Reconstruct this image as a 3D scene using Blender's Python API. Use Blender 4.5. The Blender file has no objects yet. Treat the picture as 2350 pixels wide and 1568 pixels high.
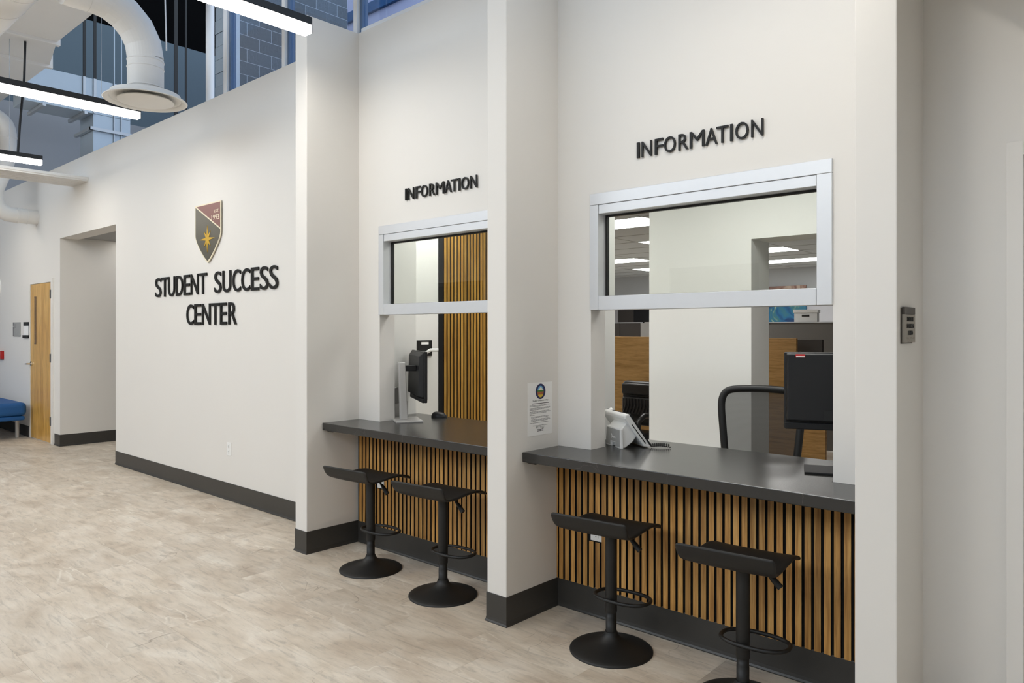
import bpy, bmesh, math, random
from mathutils import Vector, Matrix
random.seed(7)
PI = math.pi
scene = bpy.context.scene
COL = scene.collection

# ------------------------------------------------------------------ camera
cam_d = bpy.data.cameras.new('camera')
cam = bpy.data.objects.new('camera', cam_d)
COL.objects.link(cam)
cam.location = (0, 0, 1.495)
cam.rotation_euler = (math.radians(90), 0, math.radians(41.99))
cam_d.sensor_fit = 'HORIZONTAL'
cam_d.sensor_width = 36.0
cam_d.lens = 1693.0 / 2350.0 * 36.0
cam_d.shift_y = -26.0 / 2350.0
cam_d.clip_start = 0.02
cam_d.clip_end = 200
scene.camera = cam

# ------------------------------------------------------------------ view, world, large lights
scene.view_settings.view_transform = 'Standard'
scene.view_settings.look = 'None'
scene.view_settings.gamma = 1.0
scene.view_settings.use_curve_mapping = False
scene.view_settings.exposure = 0.40

world = bpy.data.worlds.new('world')
scene.world = world
world.use_nodes = True
wn = world.node_tree
for n in list(wn.nodes):
    wn.nodes.remove(n)
w_out = wn.nodes.new('ShaderNodeOutputWorld')
w_bg = wn.nodes.new('ShaderNodeBackground')
w_bg.inputs[0].default_value = (0.70, 0.84, 1.0, 1.0)   # hazy pale sky
w_bg.inputs[1].default_value = 1.5
wn.links.new(w_bg.outputs[0], w_out.inputs[0])


def area_light(name, loc, target, sx, sy, power, color):
    d = bpy.data.lights.new(name, 'AREA')
    d.shape = 'RECTANGLE'
    d.size = sx
    d.size_y = sy
    d.energy = power
    d.color = color
    o = bpy.data.objects.new(name, d)
    o.location = loc
    v = Vector(target) - Vector(loc)
    o.rotation_euler = v.to_track_quat('-Z', 'Y').to_euler()
    COL.objects.link(o)
    return o


LAMP_STRENGTH = 40.0      # pendant diffusers, lower face
LAMP_SIDE = 6.0           # pendant diffusers, sides
TROFFER_STRENGTH = 7.0    # office ceiling panels
# daylight through the high window band of the wall behind the camera
area_light('daylight_band', (-6.0, -6.05, 5.2), (-6.0, 3.0, 2.2), 14.0, 2.4, 205.0, (0.86, 0.93, 1.0))

# ------------------------------------------------------------------ colour helpers


def lin(c):
    def f(v):
        v /= 255.0
        return v / 12.92 if v <= 0.04045 else ((v + 0.055) / 1.055) ** 2.4
    return (f(c[0]), f(c[1]), f(c[2]), 1.0)


def new_mat(name):
    m = bpy.data.materials.new(name)
    m.use_nodes = True
    nt = m.node_tree
    b = nt.nodes.get('Principled BSDF')
    return m, nt, b


def N(nt, t, **kw):
    n = nt.nodes.new(t)
    for k, v in kw.items():
        setattr(n, k, v)
    return n


def mixc(nt, fac, a, b, blend='MIX'):
    n = nt.nodes.new('ShaderNodeMix')
    n.data_type = 'RGBA'
    n.blend_type = blend
    for sock, v in ((n.inputs[0], fac), (n.inputs[6], a), (n.inputs[7], b)):
        if hasattr(v, 'links') or isinstance(v, bpy.types.NodeSocket):
            nt.links.new(v, sock)
        else:
            sock.default_value = v
    return n.outputs[2]


def ramp(nt, fac, stops):
    r = nt.nodes.new('ShaderNodeValToRGB')
    cr = r.color_ramp
    while len(cr.elements) > 1:
        cr.elements.remove(cr.elements[-1])
    cr.elements[0].position = stops[0][0]
    cr.elements[0].color = stops[0][1]
    for p, c in stops[1:]:
        e = cr.elements.new(p)
        e.color = c
    nt.links.new(fac, r.inputs[0])
    return r.outputs[0]


def G(v):
    return (v, v, v, 1)


def plain(name, rgb, rough=0.5, metal=0.0, var=0.04, scale=6.0, bump=0.0, bscale=200.0, spec=0.5, coat=0.0):
    """one colour with a faint procedural mottling"""
    m, nt, b = new_mat(name)
    tc = N(nt, 'ShaderNodeTexCoord')
    no = N(nt, 'ShaderNodeTexNoise')
    no.inputs['Scale'].default_value = scale
    no.inputs['Detail'].default_value = 3
    nt.links.new(tc.outputs['Object'], no.inputs['Vector'])
    c = lin(rgb)
    lo = tuple(x * (1 - var) for x in c[:3]) + (1,)
    hi = tuple(min(1, x * (1 + var)) for x in c[:3]) + (1,)
    nt.links.new(mixc(nt, no.outputs[0], lo, hi), b.inputs['Base Color'])
    b.inputs['Roughness'].default_value = rough
    b.inputs['Metallic'].default_value = metal
    b.inputs['Specular IOR Level'].default_value = spec
    if coat:
        b.inputs['Coat Weight'].default_value = coat
        b.inputs['Coat Roughness'].default_value = 0.1
    if bump:
        n2 = N(nt, 'ShaderNodeTexNoise')
        n2.inputs['Scale'].default_value = bscale
        nt.links.new(tc.outputs['Object'], n2.inputs['Vector'])
        bp = N(nt, 'ShaderNodeBump')
        bp.inputs['Strength'].default_value = bump
        bp.inputs['Distance'].default_value = 0.002
        nt.links.new(n2.outputs[0], bp.inputs['Height'])
        nt.links.new(bp.outputs[0], b.inputs['Normal'])
    return m


def emit(name, rgb, strength):
    m, nt, b = new_mat(name)
    nt.nodes.remove(b)
    e = N(nt, 'ShaderNodeEmission')
    e.inputs[0].default_value = lin(rgb)
    e.inputs[1].default_value = strength
    nt.links.new(e.outputs[0], nt.nodes['Material Output'].inputs[0])
    return m


def wood(name, dark, mid, light, stretch=(60, 60, 3.0), rough=0.45, rnd=0.25, coat=0.0, rings=0.0):
    m, nt, b = new_mat(name)
    tc = N(nt, 'ShaderNodeTexCoord')
    oi = N(nt, 'ShaderNodeObjectInfo')
    mul = N(nt, 'ShaderNodeMath', operation='MULTIPLY')
    mul.inputs[1].default_value = 37.0
    nt.links.new(oi.outputs['Random'], mul.inputs[0])
    comb = N(nt, 'ShaderNodeCombineXYZ')
    for k in range(3):
        nt.links.new(mul.outputs[0], comb.inputs[k])
    add = N(nt, 'ShaderNodeVectorMath', operation='ADD')
    nt.links.new(tc.outputs['Object'], add.inputs[0])
    nt.links.new(comb.outputs[0], add.inputs[1])
    mp = N(nt, 'ShaderNodeMapping')
    mp.inputs['Scale'].default_value = stretch
    nt.links.new(add.outputs[0], mp.inputs[0])
    no = N(nt, 'ShaderNodeTexNoise')
    no.inputs['Scale'].default_value = 1.0
    no.inputs['Detail'].default_value = 5
    no.inputs['Distortion'].default_value = 0.6
    nt.links.new(mp.outputs[0], no.inputs['Vector'])
    c = ramp(nt, no.outputs[0], [(0.28, lin(dark)), (0.5, lin(mid)), (0.72, lin(light))])
    mp2 = N(nt, 'ShaderNodeMapping')
    mp2.inputs['Scale'].default_value = tuple(s * 5 for s in stretch)
    nt.links.new(add.outputs[0], mp2.inputs[0])
    n3 = N(nt, 'ShaderNodeTexNoise')
    n3.inputs['Scale'].default_value = 1.0
    n3.inputs['Detail'].default_value = 2
    nt.links.new(mp2.outputs[0], n3.inputs['Vector'])
    fine = ramp(nt, n3.outputs[0], [(0.36, G(0.72)), (0.5, G(1.0))])
    c = mixc(nt, 0.55, c, fine, 'MULTIPLY')
    mr = N(nt, 'ShaderNodeMapRange')
    mr.inputs[3].default_value = 1.0 - rnd
    mr.inputs[4].default_value = 1.0 + rnd * 0.5
    nt.links.new(oi.outputs['Random'], mr.inputs[0])
    hsv = N(nt, 'ShaderNodeHueSaturation')
    nt.links.new(c, hsv.inputs['Color'])
    nt.links.new(mr.outputs[0], hsv.inputs['Value'])
    nt.links.new(hsv.outputs[0], b.inputs['Base Color'])
    b.inputs['Roughness'].default_value = rough
    if coat:
        b.inputs['Coat Weight'].default_value = coat
        b.inputs['Coat Roughness'].default_value = 0.12
    return m


def stone_floor():
    m, nt, b = new_mat('stone_tile')
    tc = N(nt, 'ShaderNodeTexCoord')
    oi = N(nt, 'ShaderNodeObjectInfo')
    mul = N(nt, 'ShaderNodeMath', operation='MULTIPLY')
    mul.inputs[1].default_value = 91.0
    nt.links.new(oi.outputs['Random'], mul.inputs[0])
    comb = N(nt, 'ShaderNodeCombineXYZ')
    nt.links.new(mul.outputs[0], comb.inputs[0])
    nt.links.new(mul.outputs[0], comb.inputs[1])
    add = N(nt, 'ShaderNodeVectorMath', operation='ADD')
    nt.links.new(tc.outputs['Object'], add.inputs[0])
    nt.links.new(comb.outputs[0], add.inputs[1])

    def noise(scale, detail, dist, rot, sc, rough=0.5):
        mp = N(nt, 'ShaderNodeMapping')
        mp.inputs['Rotation'].default_value = (0, 0, rot)
        mp.inputs['Scale'].default_value = sc
        nt.links.new(add.outputs[0], mp.inputs[0])
        no = N(nt, 'ShaderNodeTexNoise')
        no.inputs['Scale'].default_value = scale
        no.inputs['Detail'].default_value = detail
        no.inputs['Roughness'].default_value = rough
        no.inputs['Distortion'].default_value = dist
        nt.links.new(mp.outputs[0], no.inputs['Vector'])
        return no.outputs[0]
    big = noise(2.6, 4, 0.7, -0.6, (1, 2.0, 1))
    c = ramp(nt, big, [(0.25, lin((176, 160, 142))), (0.42, lin((197, 184, 167))), (0.60, lin((209, 198, 183))), (0.8, lin((226, 219, 207)))])
    mid = noise(8.0, 9, 0.9, -0.75, (0.7, 4.2, 1), 0.70)
    c = mixc(nt, 0.75, c, ramp(nt, mid, [(0.34, G(0.66)), (0.47, G(0.94)), (0.64, G(1.06))]), 'MULTIPLY')
    # dark broken scratches
    sp = noise(26.0, 4, 0.8, -0.75, (1, 5, 1), 0.6)
    c = mixc(nt, 0.8, c, ramp(nt, sp, [(0.30, G(0.74)), (0.36, G(1.0))]), 'MULTIPLY')

    def vein(scale, dist, rot, sc, w, col, amount, mscale, lo, hi):
        v = noise(scale, 3, dist, rot, sc)
        sub = N(nt, 'ShaderNodeMath', operation='SUBTRACT')
        nt.links.new(v, sub.inputs[0])
        sub.inputs[1].default_value = 0.5
        ab = N(nt, 'ShaderNodeMath', operation='ABSOLUTE')
        nt.links.new(sub.outputs[0], ab.inputs[0])
        line = ramp(nt, ab.outputs[0], [(0.0, G(1)), (w, G(0))])
        mk = ramp(nt, noise(mscale, 2, 0.0, 0.3, (1, 1, 1)), [(lo, G(0)), (hi, G(1))])
        f = mixc(nt, 1.0, line, mk, 'MULTIPLY')
        bw = N(nt, 'ShaderNodeRGBToBW')
        nt.links.new(f, bw.inputs[0])
        ml = N(nt, 'ShaderNodeMath', operation='MULTIPLY')
        nt.links.new(bw.outputs[0], ml.inputs[0])
        ml.inputs[1].default_value = amount
        return ml.outputs[0], lin(col)
    f, cc = vein(1.6, 0.5, -0.5, (1, 2.6, 1), 0.012, (234, 228, 217), 0.5, 2.2, 0.48, 0.62)
    c = mixc(nt, f, c, cc)
    f, cc = vein(1.3, 0.6, 0.9, (2.2, 1, 1), 0.004, (112, 92, 72), 0.65, 3.0, 0.54, 0.64)
    c = mixc(nt, f, c, cc)
    mr = N(nt, 'ShaderNodeMapRange')
    mr.inputs[3].default_value = 1.02
    mr.inputs[4].default_value = 1.13
    nt.links.new(oi.outputs['Random'], mr.inputs[0])
    hsv = N(nt, 'ShaderNodeHueSaturation')
    nt.links.new(c, hsv.inputs['Color'])
    nt.links.new(mr.outputs[0], hsv.inputs['Value'])
    nt.links.new(hsv.outputs[0], b.inputs['Base Color'])
    b.inputs['Roughness'].default_value = 0.42
    b.inputs['Specular IOR Level'].default_value = 0.35
    bp = N(nt, 'ShaderNodeBump')
    bp.inputs['Strength'].default_value = 0.08
    bp.inputs['Distance'].default_value = 0.002
    nt.links.new(mid, bp.inputs['Height'])
    nt.links.new(bp.outputs[0], b.inputs['Normal'])
    return m


def counter_mat():
    m, nt, b = new_mat('soapstone')
    tc = N(nt, 'ShaderNodeTexCoord')
    no = N(nt, 'ShaderNodeTexNoise')
    no.inputs['Scale'].default_value = 5
    no.inputs['Detail'].default_value = 4
    nt.links.new(tc.outputs['Object'], no.inputs['Vector'])
    c = mixc(nt, no.outputs[0], lin((40, 39, 38)), lin((51, 50, 48)))
    ds = mixc(nt, 0.22, (0, 0, 0, 1), (0, 0, 0, 1))
    addv = N(nt, 'ShaderNodeVectorMath', operation='ADD')
    sc = N(nt, 'ShaderNodeVectorMath', operation='SCALE')
    n2 = N(nt, 'ShaderNodeTexNoise')
    n2.inputs['Scale'].default_value = 4
    n2.inputs['Detail'].default_value = 5
    nt.links.new(tc.outputs['Object'], n2.inputs['Vector'])
    nt.links.new(n2.outputs['Color'], sc.inputs[0])
    sc.inputs['Scale'].default_value = 0.35
    nt.links.new(tc.outputs['Object'], addv.inputs[0])
    nt.links.new(sc.outputs[0], addv.inputs[1])
    vo = N(nt, 'ShaderNodeTexVoronoi', feature='DISTANCE_TO_EDGE')
    vo.inputs['Scale'].default_value = 2.3
    nt.links.new(addv.outputs[0], vo.inputs['Vector'])
    line = ramp(nt, vo.outputs['Distance'], [(0.0, G(0.45)), (0.0035, G(0))])
    n3 = N(nt, 'ShaderNodeTexNoise')
    n3.inputs['Scale'].default_value = 2.5
    nt.links.new(tc.outputs['Object'], n3.inputs['Vector'])
    mk = ramp(nt, n3.outputs[0], [(0.46, G(0)), (0.62, G(1))])
    f = mixc(nt, 1.0, line, mk, 'MULTIPLY')
    nt.links.new(mixc(nt, f, c, lin((150, 145, 138))), b.inputs['Base Color'])
    b.inputs['Roughness'].default_value = 0.24
    b.inputs['Specular IOR Level'].default_value = 0.55
    return m


def glass_mat(name='clear_glass', tint=(250, 252, 250), ior=1.5):
    m, nt, b = new_mat(name)
    nt.nodes.remove(b)
    tr = N(nt, 'ShaderNodeBsdfTransparent')
    tr.inputs[0].default_value = lin(tint)
    gl = N(nt, 'ShaderNodeBsdfGlossy')
    gl.inputs['Roughness'].default_value = 0.0
    fr = N(nt, 'ShaderNodeFresnel')
    ge = N(nt, 'ShaderNodeNewGeometry')
    mr = N(nt, 'ShaderNodeMapRange')
    mr.inputs[3].default_value = ior
    mr.inputs[4].default_value = 1.0 / ior
    nt.links.new(ge.outputs['Backfacing'], mr.inputs[0])
    nt.links.new(mr.outputs[0], fr.inputs[0])
    mx = N(nt, 'ShaderNodeMixShader')
    nt.links.new(fr.outputs[0], mx.inputs[0])
    nt.links.new(tr.outputs[0], mx.inputs[1])
    nt.links.new(gl.outputs[0], mx.inputs[2])
    nt.links.new(mx.outputs[0], nt.nodes['Material Output'].inputs[0])
    return m


def mesh_fabric():
    m, nt, b = new_mat('mesh_fabric')
    b.inputs['Base Color'].default_value = lin((52, 52, 52))
    b.inputs['Roughness'].default_value = 0.7
    tc = N(nt, 'ShaderNodeTexCoord')
    ch = N(nt, 'ShaderNodeTexVoronoi')
    ch.inputs['Scale'].default_value = 190
    ch.inputs['Randomness'].default_value = 0.35
    nt.links.new(tc.outputs['Object'], ch.inputs['Vector'])
    f = ramp(nt, ch.outputs['Distance'], [(0.0, G(0.68)), (1.0, G(0.72))])
    tr = N(nt, 'ShaderNodeBsdfTransparent')
    mx = N(nt, 'ShaderNodeMixShader')
    nt.links.new(f, mx.inputs[0])
    nt.links.new(tr.outputs[0], mx.inputs[1])
    nt.links.new(b.outputs[0], mx.inputs[2])
    nt.links.new(mx.outputs[0], nt.nodes['Material Output'].inputs[0])
    return m


def painting_mat():
    m, nt, b = new_mat('abstract_canvas')
    tc = N(nt, 'ShaderNodeTexCoord')
    mp = N(nt, 'ShaderNodeMapping')
    mp.inputs['Rotation'].default_value = (0, 0.7, 0)
    nt.links.new(tc.outputs['Object'], mp.inputs[0])
    wv = N(nt, 'ShaderNodeTexNoise')
    wv.inputs['Scale'].default_value = 2.2
    wv.inputs['Detail'].default_value = 1.5
    wv.inputs['Distortion'].default_value = 3.0
    nt.links.new(mp.outputs[0], wv.inputs['Vector'])
    up = ramp(nt, wv.outputs[0], [(0.35, lin((120, 84, 76))), (0.5, lin((160, 118, 106))), (0.68, lin((205, 180, 165)))])
    dn = ramp(nt, wv.outputs[0], [(0.33, lin((14, 60, 110))), (0.45, lin((30, 105, 150))), (0.55, lin((60, 120, 125))), (0.68, lin((180, 200, 182)))])
    sx = N(nt, 'ShaderNodeSeparateXYZ')
    nt.links.new(tc.outputs['Object'], sx.inputs[0])
    f = ramp(nt, sx.outputs[2], [(0.66, G(0)), (0.78, G(1))])
    nt.links.new(mixc(nt, f, dn, up), b.inputs['Base Color'])
    b.inputs['Roughness'].default_value = 0.6
    return m


def cmu_mat():
    m, nt, b = new_mat('concrete_block')
    tc = N(nt, 'ShaderNodeTexCoord')
    oi = N(nt, 'ShaderNodeObjectInfo')
    no = N(nt, 'ShaderNodeTexNoise')
    no.inputs['Scale'].default_value = 45
    no.inputs['Detail'].default_value = 5
    nt.links.new(tc.outputs['Object'], no.inputs['Vector'])
    c = ramp(nt, no.outputs[0], [(0.3, lin((84, 92, 100))), (0.7, lin((118, 125, 132)))])
    mr = N(nt, 'ShaderNodeMapRange')
    mr.inputs[3].default_value = 0.85
    mr.inputs[4].default_value = 1.12
    nt.links.new(oi.outputs['Random'], mr.inputs[0])
    hsv = N(nt, 'ShaderNodeHueSaturation')
    nt.links.new(c, hsv.inputs['Color'])
    nt.links.new(mr.outputs[0], hsv.inputs['Value'])
    nt.links.new(hsv.outputs[0], b.inputs['Base Color'])
    b.inputs['Roughness'].default_value = 0.9
    bp = N(nt, 'ShaderNodeBump')
    bp.inputs['Strength'].default_value = 0.5
    bp.inputs['Distance'].default_value = 0.004
    nt.links.new(no.outputs[0], bp.inputs['Height'])
    nt.links.new(bp.outputs[0], b.inputs['Normal'])
    return m


M = dict(
    wall=plain('white_wall_paint', (228, 225, 220), 0.55, var=0.012, scale=1.5, bump=0.04, bscale=400, spec=0.3),
    office_wall=plain('office_wall_paint', (226, 226, 222), 0.55, var=0.012, scale=1.5, spec=0.3),
    grey_wall=plain('grey_wall_paint', (158, 160, 164), 0.7, var=0.03, scale=1.0),
    far_wall=plain('far_office_paint', (194, 196, 202), 0.7, var=0.02),
    black_wall=plain('black_upper_paint', (10, 10, 11), 0.95, var=0.1, spec=0.05),
    slate=plain('slate_panel', (96, 112, 122), 0.7, var=0.06, scale=0.8),
    roof=plain('dark_roof_deck', (70, 70, 72), 0.8),
    rubber=plain('charcoal_rubber', (60, 58, 55), 0.40, var=0.08, scale=8, spec=0.45),
    floor=stone_floor(),
    joint=plain('floor_joint', (150, 138, 122), 0.7),
    counter=counter_mat(),
    oak=wood('oak_slat', (148, 102, 46), (191, 141, 74), (212, 167, 98)),
    honey=wood('honey_slat', (150, 104, 38), (190, 142, 58), (208, 166, 84)),
    felt=plain('black_felt', (14, 13, 12), 0.95, var=0.2, scale=200),
    door=wood('maple_door', (188, 138, 58), (214, 166, 82), (228, 184, 104), stretch=(14, 14, 1.6), rough=0.3, rnd=0.0, coat=0.35),
    door_light=plain('amber_door_light', (108, 76, 40), 0.2, var=0.1),
    hinge=plain('dark_steel_hinge', (120, 118, 116), 0.35, metal=0.5),
    desk_oak=wood('desk_oak', (150, 112, 60), (176, 136, 80), (190, 150, 94), stretch=(3, 3, 40), rough=0.4, rnd=0.05),
    black=plain('matte_black_steel', (19, 19, 19), 0.5, var=0.1, scale=30),
    seat=plain('black_seat_shell', (22, 21, 20), 0.55, var=0.08, scale=40, bump=0.1, bscale=500),
    letter=plain('black_acrylic', (24, 23, 21), 0.45, var=0.05, spec=0.25),
    alum=plain('brushed_aluminium', (214, 216, 219), 0.38, metal=0.25, var=0.02, scale=20),
    steel=plain('satin_steel', (190, 189, 187), 0.36, metal=0.4, var=0.04, scale=40),
    chrome=plain('chrome', (215, 212, 205), 0.15, metal=1.0, var=0.02),
    gasket=plain('black_gasket', (16, 16, 16), 0.6),
    glass=glass_mat(),
    sky_glass=glass_mat('clerestory_glass', (226, 234, 242)),
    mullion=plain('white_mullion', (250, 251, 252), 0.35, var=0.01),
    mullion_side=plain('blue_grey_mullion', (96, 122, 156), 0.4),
    duct=plain('white_duct_paint', (226, 224, 220), 0.5, var=0.02, scale=4),
    galv=plain('galvanised_duct', (176, 188, 198), 0.42, metal=0.35, var=0.06, scale=3),
    channel=plain('steel_channel', (180, 184, 188), 0.4, metal=0.6),
    lamp=emit('lamp_diffuser', (255, 248, 236), LAMP_STRENGTH),
    lamp_side=emit('lamp_diffuser_side', (255, 252, 246), LAMP_SIDE),
    hall_lamp=emit('hall_light_diffuser', (255, 252, 246), 2.0),
    troffer=emit('troffer_diffuser', (255, 254, 250), TROFFER_STRENGTH),
    ceil_tile=plain('ceiling_tile', (206, 209, 215), 0.9, var=0.05, scale=120, bump=0.2, bscale=300),
    hall_tile=plain('white_ceiling_tile', (236, 234, 230), 0.9, var=0.04, scale=120),
    grid=plain('ceiling_grid', (150, 150, 150), 0.6),
    plate=plain('white_plastic', (238, 238, 236), 0.35, var=0.01),
    hole=plain('dark_slot', (40, 38, 36), 0.6),
    paper=plain('white_paper', (244, 243, 241), 0.6, var=0.01),
    ink=plain('black_ink', (38, 36, 38), 0.7),
    grey_ink=plain('grey_ink', (112, 110, 112), 0.7),
    navy=plain('navy_ink', (32, 36, 84), 0.6),
    sky_ink=plain('sky_blue_ink', (96, 160, 205), 0.6, var=0.15, scale=60),
    snow_ink=plain('pale_ink', (232, 232, 214), 0.6),
    green_ink=plain('green_ink', (66, 120, 52), 0.6, var=0.3, scale=120),
    rust_ink=plain('rust_ink', (168, 96, 52), 0.6, var=0.3, scale=120),
    gold_ink=plain('gold_ink', (214, 180, 60), 0.6, var=0.2, scale=120),
    maroon=plain('maroon_enamel', (128, 84, 78), 0.35, metal=0.3, var=0.04),
    bronze=plain('bronze_grey_enamel', (98, 94, 82), 0.32, metal=0.35, var=0.05),
    gold=plain('polished_gold', (226, 182, 56), 0.3, metal=0.5, var=0.05),
    cream=plain('cream_edge', (232, 222, 196), 0.4),
    sign_plate=plain('taupe_sign_plate', (150, 143, 132), 0.5, var=0.03),
    sign_dark=plain('dark_sign_band', (66, 59, 52), 0.45),
    sign_grey=plain('grey_sign_plate', (160, 160, 158), 0.45),
    red=plain('red_enamel', (176, 26, 22), 0.35),
    blue=plain('blue_upholstery', (12, 82, 146), 0.6, var=0.06, scale=30, bump=0.1, bscale=400),
    monitor=plain('black_monitor_plastic', (30, 30, 31), 0.45, var=0.05, spec=0.3),
    screen=plain('dark_screen', (12, 12, 14), 0.15),
    leather=plain('black_leather', (26, 25, 25), 0.36, var=0.1, scale=20, bump=0.15, bscale=60),
    mesh=mesh_fabric(),
    grey_panel=plain('grey_partition_fabric', (104, 102, 98), 0.9, var=0.06, scale=150),
    dark_panel=plain('charcoal_panel', (58, 54, 52), 0.6),
    phone_white=plain('phone_white', (232, 232, 230), 0.35, var=0.01),
    phone_grey=plain('phone_grey', (158, 158, 156), 0.5, var=0.03),
    red_label=plain('red_label', (196, 44, 44), 0.5),
    painting=painting_mat(),
    cmu=cmu_mat(),
    mortar=plain('mortar', (205, 210, 216), 0.9),
    cmu_end=plain('painted_block_end', (176, 184, 190), 0.8, var=0.08, scale=30),
    lavender=plain('lavender_stucco', (214, 208, 232), 0.9, var=0.04),
    fascia=plain('blue_fascia', (44, 92, 140), 0.7, var=0.3, scale=12),
)

# ------------------------------------------------------------------ mesh helpers


class MB:
    def __init__(self):
        self.v = []
        self.f = []
        self.smooth = []

    def add(self, vs, fs, smooth=False):
        o = len(self.v)
        self.v += [tuple(p) for p in vs]
        self.f += [tuple(i + o for i in f) for f in fs]
        self.smooth += [smooth] * len(fs)
        return self

    def box(self, x0, x1, y0, y1, z0, z1):
        vs = [(x, y, z) for z in (z0, z1) for y in (y0, y1) for x in (x0, x1)]
        fs = [(0, 2, 3, 1), (4, 5, 7, 6), (0, 1, 5, 4), (2, 6, 7, 3), (0, 4, 6, 2), (1, 3, 7, 5)]
        return self.add(vs, fs)

    def prism(self, poly, a0, a1, axis='y', smooth=False):
        """poly: 2-D outline; axis x -> (y,z), y -> (x,z), z -> (x,y)"""
        n = len(poly)

        def P(p, a):
            return {'x': (a, p[0], p[1]), 'y': (p[0], a, p[1]), 'z': (p[0], p[1], a)}[axis]
        vs = [P(p, a0) for p in poly] + [P(p, a1) for p in poly]
        self.add(vs, [tuple(range(n)), tuple(range(2 * n - 1, n - 1, -1))])
        o = len(self.v) - 2 * n
        for i in range(n):
            j = (i + 1) % n
            self.f.append((o + j, o + i, o + n + i, o + n + j))
            self.smooth.append(smooth)
        return self

    def lathe(self, prof, n=32, c=(0, 0), smooth=True):
        """prof: list of (r, z) turned round the vertical axis at c"""
        k = len(prof)
        vs = []
        for i in range(n):
            a = 2 * PI * i / n
            for r, z in prof:
                vs.append((c[0] + r * math.cos(a), c[1] + r * math.sin(a), z))
        fs = []
        for i in range(n):
            j = (i + 1) % n
            for q in range(k - 1):
                fs.append((i * k + q, j * k + q, j * k + q + 1, i * k + q + 1))
        self.add(vs, fs, smooth)
        if prof[0][0] > 1e-4:
            self.add([vs[i * k] for i in range(n)], [tuple(range(n - 1, -1, -1))])
        if prof[-1][0] > 1e-4:
            self.add([vs[i * k + k - 1] for i in range(n)], [tuple(range(n))])
        return self

    def tube(self, path, r, n=12, closed=False, cap=True, smooth=True):
        pts = [Vector(p) for p in path]
        m = len(pts)
        rs = r if isinstance(r, (list, tuple)) else [r] * m
        rings = []
        up = None
        for i in range(m):
            if closed:
                t = pts[(i + 1) % m] - pts[i - 1]
            else:
                t = pts[min(i + 1, m - 1)] - pts[max(i - 1, 0)]
            t.normalize()
            if up is None:
                up = Vector((0, 0, 1)) if abs(t.z) < 0.9 else Vector((1, 0, 0))
            s = t.cross(up)
            if s.length < 1e-5:
                s = t.cross(Vector((0, 1, 0)))
            s.normalize()
            up = s.cross(t)
            up.normalize()
            rings.append([pts[i] + (s * math.cos(2 * PI * q / n) + up * math.sin(2 * PI * q / n)) * rs[i] for q in range(n)])
        vs = [p for ring in rings for p in ring]
        fs = []
        for i in range(m if closed else m - 1):
            j = (i + 1) % m
            for q in range(n):
                w = (q + 1) % n
                fs.append((i * n + q, i * n + w, j * n + w, j * n + q))
        self.add(vs, fs, smooth)
        if cap and not closed:
            self.add(rings[0], [tuple(range(n - 1, -1, -1))])
            self.add(rings[-1], [tuple(range(n))])
        return self

    def mesh(self, name, mats):
        me = bpy.data.meshes.new(name)
        me.from_pydata(self.v, [], self.f)
        for mm in (mats if isinstance(mats, (list, tuple)) else [mats]):
            me.materials.append(mm)
        for p, s in zip(me.polygons, self.smooth):
            p.use_smooth = s
        bm = bmesh.new()
        bm.from_mesh(me)
        bmesh.ops.recalc_face_normals(bm, faces=bm.faces)
        bm.to_mesh(me)
        bm.free()
        me.update()
        return me

    def build(self, name, mats, parent=None, bevel=0.0, seg=2):
        o = bpy.data.objects.new(name, self.mesh(name, mats))
        COL.objects.link(o)
        if parent is not None:
            o.parent = parent
        if bevel:
            b = o.modifiers.new('bevel', 'BEVEL')
            b.width = bevel
            b.segments = seg
            b.limit_method = 'ANGLE'
            b.angle_limit = math.radians(50)
        return o


def tag(o, label=None, cat=None, group=None, kind=None):
    if label:
        o['label'] = label
    if cat:
        o['category'] = cat
    if group:
        o['group'] = group
    if kind:
        o['kind'] = kind
    return o


def thing(name, label, cat, loc=(0, 0, 0), rz=0.0, group=None, kind=None):
    o = bpy.data.objects.new(name, None)
    o.empty_display_size = 0.1
    COL.objects.link(o)
    o.location = loc
    o.rotation_euler = (0, 0, rz)
    return tag(o, label, cat, group, kind)


def copy_thing(root, loc, rz, label, group=None):
    r = root.copy()
    COL.objects.link(r)
    r.location = loc
    r.rotation_euler = (0, 0, rz)
    r['label'] = label
    if group:
        r['group'] = group
    for ch in list(root.children):
        c = ch.copy()
        COL.objects.link(c)
        c.parent = r
        for g in list(ch.children):
            d = g.copy()
            COL.objects.link(d)
            d.parent = c
    return r


def link_copy(src, parent, loc):
    o = src.copy()
    COL.objects.link(o)
    o.parent = parent
    o.location = loc
    return o


def struct(name, mb, mat, label, cat, bevel=0.0):
    return tag(mb.build(name, mat, None, bevel), label, cat, kind='structure')


# --- lettering: outlines of the built-in font turned into solid letters
_glyph_cache = {}


def glyph(ch, depth, bold=0.0):
    key = (ch, depth, bold)
    if key not in _glyph_cache:
        cu = bpy.data.curves.new('glyph', 'FONT')
        cu.body = ch
        cu.size = 1.0
        cu.extrude = 0.5
        cu.offset = bold
        cu.resolution_u = 4
        ob = bpy.data.objects.new('glyph', cu)
        COL.objects.link(ob)
        bpy.context.view_layer.update()
        dg = bpy.context.evaluated_depsgraph_get()
        me = ob.evaluated_get(dg).to_mesh()
        vs = [tuple(v.co) for v in me.vertices]
        fs = [tuple(p.vertices) for p in me.polygons]
        ob.evaluated_get(dg).to_mesh_clear()
        bpy.data.objects.remove(ob)
        bpy.data.curves.remove(cu)
        _glyph_cache[key] = (vs, fs)
    return _glyph_cache[key]


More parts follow.
